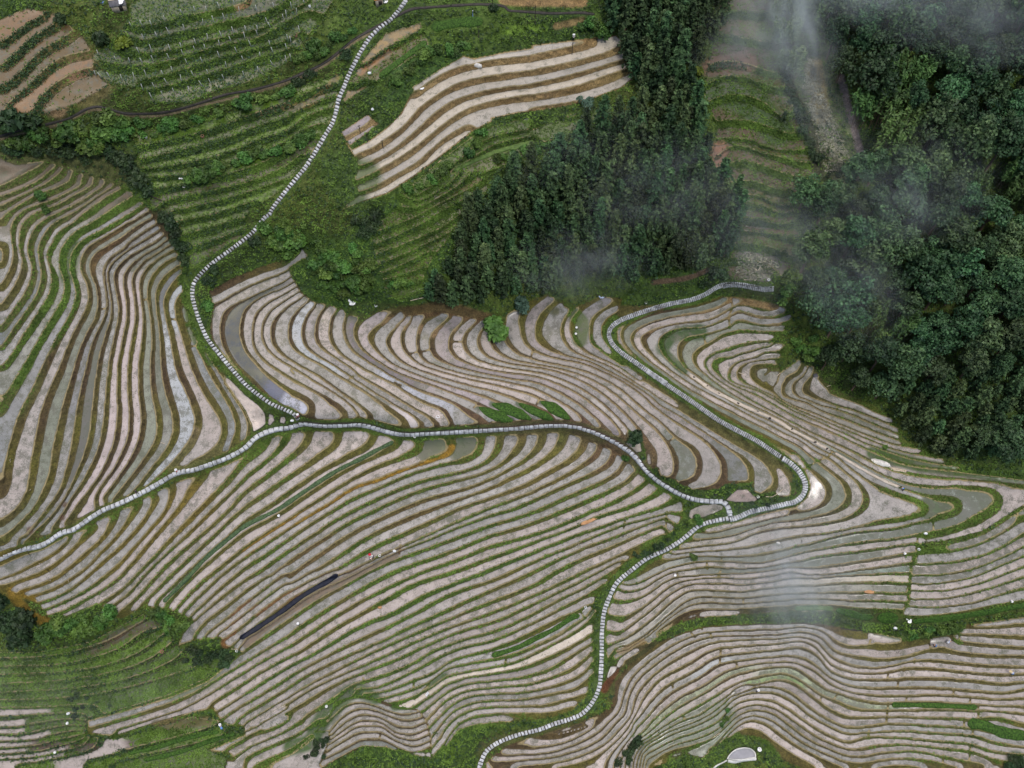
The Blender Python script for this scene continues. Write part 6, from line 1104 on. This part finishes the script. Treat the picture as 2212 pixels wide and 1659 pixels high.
V_ = np.vstack([inn, inn*.5, inn*.001])+np.array((0,0,-.05)); link('basin_floor', mesh_from('basin_floor', V_, np.array([(j*n+k, j*n+(k+1)%n, j*n+n+(k+1)%n, j*n+n+k) for j in range(2) for k in range(n)]), grey), e)
tag(link('kerb', mesh_from('kerb', *ribbon(T('D3 1815,1600 1790,1615 1740,1640 1690,1680'), 2.2, .1, .25, rk, 5, 2.0, 0, False, crown=.2), conc)), 'white concrete kerb leading down from the grey basin', 'kerb'); tag(link('kerb', mesh_from('kerb', *ribbon(T('D3 1822,1605 1880,1612 1940,1600 2000,1590 2040,1588'), 4.0, .1, .3, rk, 5, 2.0, 0, False, crown=.2), conc)), 'broad white concrete ledge along the front of the grey basin', 'ledge')
for t, lb in (('D3 2062,1520','white tank standing right of the grey basin'),): bucket(t, lb, .42)
# little forked sluice poles sticking up between paddies
fv = join(tube([(0,0,-.2),(0,0,.7)], .05, 4), tube([(0,0,.6),(.18,.05,.95)], .04, 4), tube([(0,0,.6),(-.15,.0,.9)], .04, 4)); fm = mesh_from('sluice_post', *fv, wood_m); fd = mesh_from('sluice_post', *fv, dwood)
for i, t in enumerate('C1 235,930;C1 320,1020;C1 360,1100;C1 390,1155;C1 1025,430;C1 765,855;C1 80,722;C1 1080,1520;C1 1555,1355;C1 1525,1290;C1 2125,1030;D1 235,20;D1 320,80;D1 380,145;D1 390,215;D1 510,180;D1 530,225;D1 610,240;D1 900,200;D1 1080,215;D1 1485,325;C2 235,1030;C2 1240,1325;C3 720,755;C3 435,715;C3 640,690;C3 1030,1160;C3 1340,1190;C3 1385,1220;C3 1335,1265;C3 670,1370;C3 1010,1300;C3 1050,1285;C3 980,1360;D2 1215,805;D2 1225,870;D2 1250,925;D2 1490,1120;D2 1525,1145;D2 1590,1150;D2 1845,1135;D2 1845,1185;D2 480,1640;D3 1110,1105;D3 1195,1255;D3 1290,1390;D3 755,1335;D3 1410,1520;D3 1400,1460;D3 620,1470;D3 560,1615;D3 1830,745;D3 2030,725;D3 1820,795;D4 310,665;D4 730,565;D4 895,765;D4 1240,775;D4 1800,775;C4 515,1100;C4 550,1155;C4 495,1340;C3 1610,1330;C3 1415,760;C3 660,170'.split(';')):
    x, y = at1(t); o = link('sluice_post', (fm,fd)[i%2], None, ground(x, y)); o.rotation_euler = (.3*rk.standard_normal(),.3*rk.standard_normal(),rk.random()*6); tag(o, ('pale','dark')[i%2]+' forked stick set in a bund as a water gate', 'stick', ('pale','dark')[i%2]+' sluice sticks in the bunds')

# ---------------------------------------------------------------- people (seen from high above)
def figure(t, face, pose, top, legs, hat, label, carry=None):
    """one skinned body, garments as children grown on the same bones a little thicker"""
    e = thing('person', t, label, 'person', None, .05); e.rotation_euler = (0,0,face)
    P = {}; R_ = {}; E = []
    def J(n, p, r, par=None):
        P[n] = p; R_[n] = r
        if par: E.append((par, n))
    bend = {'walk':.06,'bend':1.05,'stand':.03}[pose]; hip = .88 if pose != 'bend' else .78
    sb, cb = math.sin(bend), math.cos(bend); up_ = lambda d, x=0: (x, d*sb, hip+d*cb)
    J('pelvis', (0,0,hip), .125); J('waist', up_(.20), .11, 'pelvis'); J('chest', up_(.42), .135, 'waist'); J('neck', up_(.56), .052, 'chest'); J('head0', up_(.64), .072, 'neck'); J('head1', up_(.74), .092, 'head0'); J('head2', up_(.82), .07, 'head1')
    J('nose', (0, up_(.71)[1]+.10*cb, up_(.71)[2]-.10*sb), .016, 'head1')
    for s, sd in ((-1,'l'),(1,'r')):
        st = (.20 if pose == 'walk' else .05)*s
        J('hipj'+sd, (.10*s,0,hip-.04), .092, 'pelvis'); J('knee'+sd, (.11*s,st*.6+.06,hip*.53), .060, 'hipj'+sd); J('ankle'+sd, (.11*s,st-.03,.09), .040, 'knee'+sd); J('toe'+sd, (.12*s,st+.13,.04), .036, 'ankle'+sd)
        sh = up_(.48, .19*s); J('sh'+sd, sh, .058, 'chest'); sw = -.14*s if pose == 'walk' else .12
        if pose == 'bend': el, wr = (.22*s,sh[1]+.05,sh[2]-.27), (.14*s,sh[1]+.12,sh[2]-.50)
        else: el, wr = (.24*s,sh[1]+sw*.7,sh[2]-.28), (.23*s,sh[1]+sw+.10,sh[2]-.50)
        J('el'+sd, el, .042, 'sh'+sd); J('wr'+sd, wr, .028, 'el'+sd); J('palm'+sd, (wr[0],wr[1]+.03,wr[2]-.07), .030, 'wr'+sd)
        for f in range(4): J('f%d%s' % (f,sd), (wr[0]+(f-1.5)*.021,wr[1]+.05,wr[2]-.135-.012*(1.5-abs(f-1.5))), .0085, 'palm'+sd); J('t%d%s' % (f,sd), (wr[0]+(f-1.5)*.022,wr[1]+.075,wr[2]-.165), .008, 'f%d%s' % (f,sd))
        J('th'+sd, (wr[0]-.045*s,wr[1]+.065,wr[2]-.085), .010, 'palm'+sd)
    def grow(name, keys, extra, m, par, sub=1):
        ks = [k for k in P if k in keys]; ix = {k:i for i,k in enumerate(ks)}; me = bpy.data.meshes.new(name)
        me.from_pydata([P[k] for k in ks], [(ix[a],ix[b]) for a,b in E if a in ix and b in ix], []); o = link(name, me, par); me.materials.append(m)
        sk = o.modifiers.new('skin','SKIN'); sv_ = me.skin_vertices[0].data
        for i, k in enumerate(ks): sv_[i].radius = (R_[k]+extra,R_[k]+extra); sv_[i].use_root = (i == 0)
        ss = o.modifiers.new('subdivision','SUBSURF'); ss.levels = ss.render_levels = sub; return o
    body = grow('body', list(P), 0, skin, e)
    grow('shirt', ['pelvis','waist','chest','shl','shr','ell','elr'], .022, top, e); grow('trousers', ['pelvis','hipjl','hipjr','kneel','kneer','anklel','ankler'], .018, legs, e)
    for s in (-1,1): link('shoe', mesh_from('shoe', *box((.115*s,(.20 if pose=='walk' else .05)*s+.05,.045),(.10,.27,.09)), black), e)
    hd = np.array(P['head2']); hv, hf = blobmesh(.115,.13,.10, rk, .02, 10, 6, .6); link('hair', mesh_from('hair', hv+hd+np.array((0,-.02,.005)), hf, hair, True), e)
    if hat is not None:
        n = 14; pro = [(.001,.17),(.10,.14),(.135,.06),(.30,.0),(.31,-.02),(.13,.03),(.001,.06)]; link('hat', mesh_from('hat', np.array([(r_*math.cos(2*math.pi*k/n), r_*math.sin(2*math.pi*k/n), z) for r_, z in pro for k in range(n)])+hd+np.array((0,0,.02)), np.array([(j*n+k, j*n+(k+1)%n, j*n+n+(k+1)%n, j*n+n+k) for j in range(len(pro)-1) for k in range(n)]), hat, True), e)
    return e
cl = lambda n, c: mat(n, c, .8, .2, .12, 8.0)
red, pink_, wht, blk, blu, nav, straw_m = cl('red_cloth',(.55,.03,.05)), cl('pink_cloth',(.62,.20,.26)), cl('white_cloth',(.72,.72,.72)), cl('black_cloth',(.015,.015,.02)), cl('blue_cloth',(.12,.28,.60)), cl('navy_cloth',(.02,.025,.06)), cl('straw_hat',(.55,.45,.25))
figure('C1 1378,806', 2.0, 'walk', red, wht, wht, 'person in a red top and pale hat walking on the ridge path, left half')
figure('C1 1062,962', 2.1, 'walk', nav, blk, None, 'person in dark blue clothes walking down the left end of the ridge path')
figure('C2 412,385', .6, 'walk', pink_, blk, wht, 'person in pink with a white hat at the fork of the ridge path'); figure('C2 402,398', .4, 'stand', blk, blk, None, 'person in black standing at the fork of the ridge path')
figure('C2 985,1458', 1.2, 'bend', wht, nav, red, 'worker in white shirt and red hat bending over the brown bank'); figure('C2 962,1472', -2.0, 'bend', wht, blk, None, 'bareheaded worker in white bending beside the red hatted one')
figure('D1 1718,1357', .5, 'bend', blu, blu, wht, 'worker in bright blue bending at the corner of the lower left beds'); figure('C4 1275,940', 1.0, 'bend', blu, nav, None, 'worker in blue bending on the narrow bund above the big triangular field')
figure('D3 2045,1072', .2, 'stand', blk, nav, wht, 'person in dark clothes with white hat standing on a bund at the lower right'); figure('D4 1522,722', 1.5, 'bend', nav, blu, None, 'worker in navy bending in the right paddies by the green patch'); figure('D4 1615,697', -1.2, 'bend', cl('pale_blue_cloth',(.35,.45,.65)), wht, None, 'worker in pale blue bending in the right paddies'); figure('D4 2115,935', 1.2, 'bend', wht, blu, straw_m, 'worker with straw hat bending near the right edge')
figure('A3 632,318', 0, 'stand', wht, blk, wht, 'person in white at the right end of the highest pale paddy')

# ---------------------------------------------------------------- drifting smoke
def smoke_mat(name, dens, seed, sharp=.46):
    m = bpy.data.materials.new(name); m.use_nodes = True; nt = m.node_tree; N = nt.nodes; Lk = nt.links; N.remove(N['Principled BSDF'])
    pv_ = N.new('ShaderNodeVolumePrincipled'); pv_.inputs['Color'].default_value = (.86,.94,1.0,1); pv_.inputs['Anisotropy'].default_value = .1; Lk.new(pv_.outputs[0], N['Material Output'].inputs['Volume'])
    tc = N.new('ShaderNodeTexCoord'); gr = N.new('ShaderNodeTexGradient'); gr.gradient_type = 'SPHERICAL'; Lk.new(tc.outputs['Object'], gr.inputs['Vector'])
    mp = N.new('ShaderNodeMapping'); mp.inputs['Location'].default_value = (seed*3.1,seed*1.7,seed); mp.inputs['Scale'].default_value = (1.5,.8,1); mp.inputs['Rotation'].default_value = (0,0,seed*.7); Lk.new(tc.outputs['Object'], mp.inputs['Vector'])
    no = N.new('ShaderNodeTexNoise'); no.inputs['Scale'].default_value = 1.5; no.inputs['Detail'].default_value = 5; no.inputs['Distortion'].default_value = 1.3; Lk.new(mp.outputs['Vector'], no.inputs['Vector'])
    mr = N.new('ShaderNodeMapRange'); mr.interpolation_type = 'SMOOTHSTEP'; mr.inputs['From Min'].default_value = sharp-.10; mr.inputs['From Max'].default_value = sharp+.34; Lk.new(no.outputs['Fac'], mr.inputs['Value'])
    a = N.new('ShaderNodeMath'); a.operation = 'MULTIPLY'; Lk.new(gr.outputs['Fac'], a.inputs[0]); Lk.new(mr.outputs['Result'], a.inputs[1]); b = N.new('ShaderNodeMath'); b.operation = 'MULTIPLY'; b.inputs[1].default_value = dens*.30; Lk.new(a.outputs[0], b.inputs[0]); Lk.new(b.outputs[0], pv_.inputs['Density']); return m
def smoke(t, h, sx, sy, sz, rz, dens, label, sharp=.46):
    x, y = at1(t); v, f_ = blobmesh(1,1,1, np.random.default_rng(1), 0, 16, 10); o = link('smoke', mesh_from('smoke', v, f_, smoke_mat('smoke', dens, 1+len([1 for q in bpy.data.objects if q.name.startswith('smoke')]), sharp)), None, ground(x, y, h)); o.scale = (sx,sy,sz); o.rotation_euler = (0,0,rz); tag(o, label, None, None, 'stuff')
smoke('A4 330,200', 7, 14, 32, 9, -.12, .36, 'pale green white smoke plume at the head of the strip', .42); smoke('A4 150,450', 5, 20, 16, 6, .2, .16, 'smoke drifting round the top of the strip', .40)
smoke('A4 470,850', 5, 9, 26, 6, .33, .17, 'bluish smoke along the edge of the stony clearing', .42); smoke('A4 900,260', 13, 26, 13, 9, -.75, .20, 'bluish smoke streaming over the upper wood', .44); smoke('A4 1500,480', 14, 34, 15, 9, -.35, .10, 'thin smoke veil in the upper wood', .42)
smoke('A4 1950,560', 14, 20, 10, 8, .6, .12, 'small smoke wisp in the right part of the upper wood', .44); smoke('A4 2050,60', 14, 24, 12, 8, -.3, .10, 'smoke wisp in the top right corner'); smoke('B4 60,260', 5, 20, 30, 7, .1, .12, 'smoke over the lower part of the strip', .40)
smoke('B3 720,680', 8, 20, 14, 7, .5, .20, 'smoke rising from the lower edge of the fir grove', .44); smoke('B3 1300,230', 11, 24, 13, 8, .35, .11, 'bluish smoke over the right part of the grove', .44); smoke('A3 650,1380', 11, 20, 10, 7, .5, .05, 'thin bluish smoke over the middle of the grove')
smoke('B4 600,760', 11, 13, 28, 8, .25, .13, 'smoke along the left edge of the wood', .42); smoke('B4 1150,330', 14, 22, 16, 9, .5, .11, 'blue smoke between the big trees of the wood', .44)
smoke('D4 330,130', 4, 18, 36, 5, .12, .28, 'white smoke lying over the paddies at the right', .42); smoke('D4 350,330', 4, 11, 14, 4, .1, .42, 'densest white smoke above the green bed at the right', .40); smoke('C4 350,1250', 4, 20, 20, 5, -.1, .08, 'thin smoke over the dark striped paddies'); smoke('D1 80,1080', 5, 26, 14, 6, 0, .12, 'thin smoke at the lower left edge'); smoke('D1 950,1080', 4, 22, 9, 5, .2, .08, 'faint smoke over the meadow')
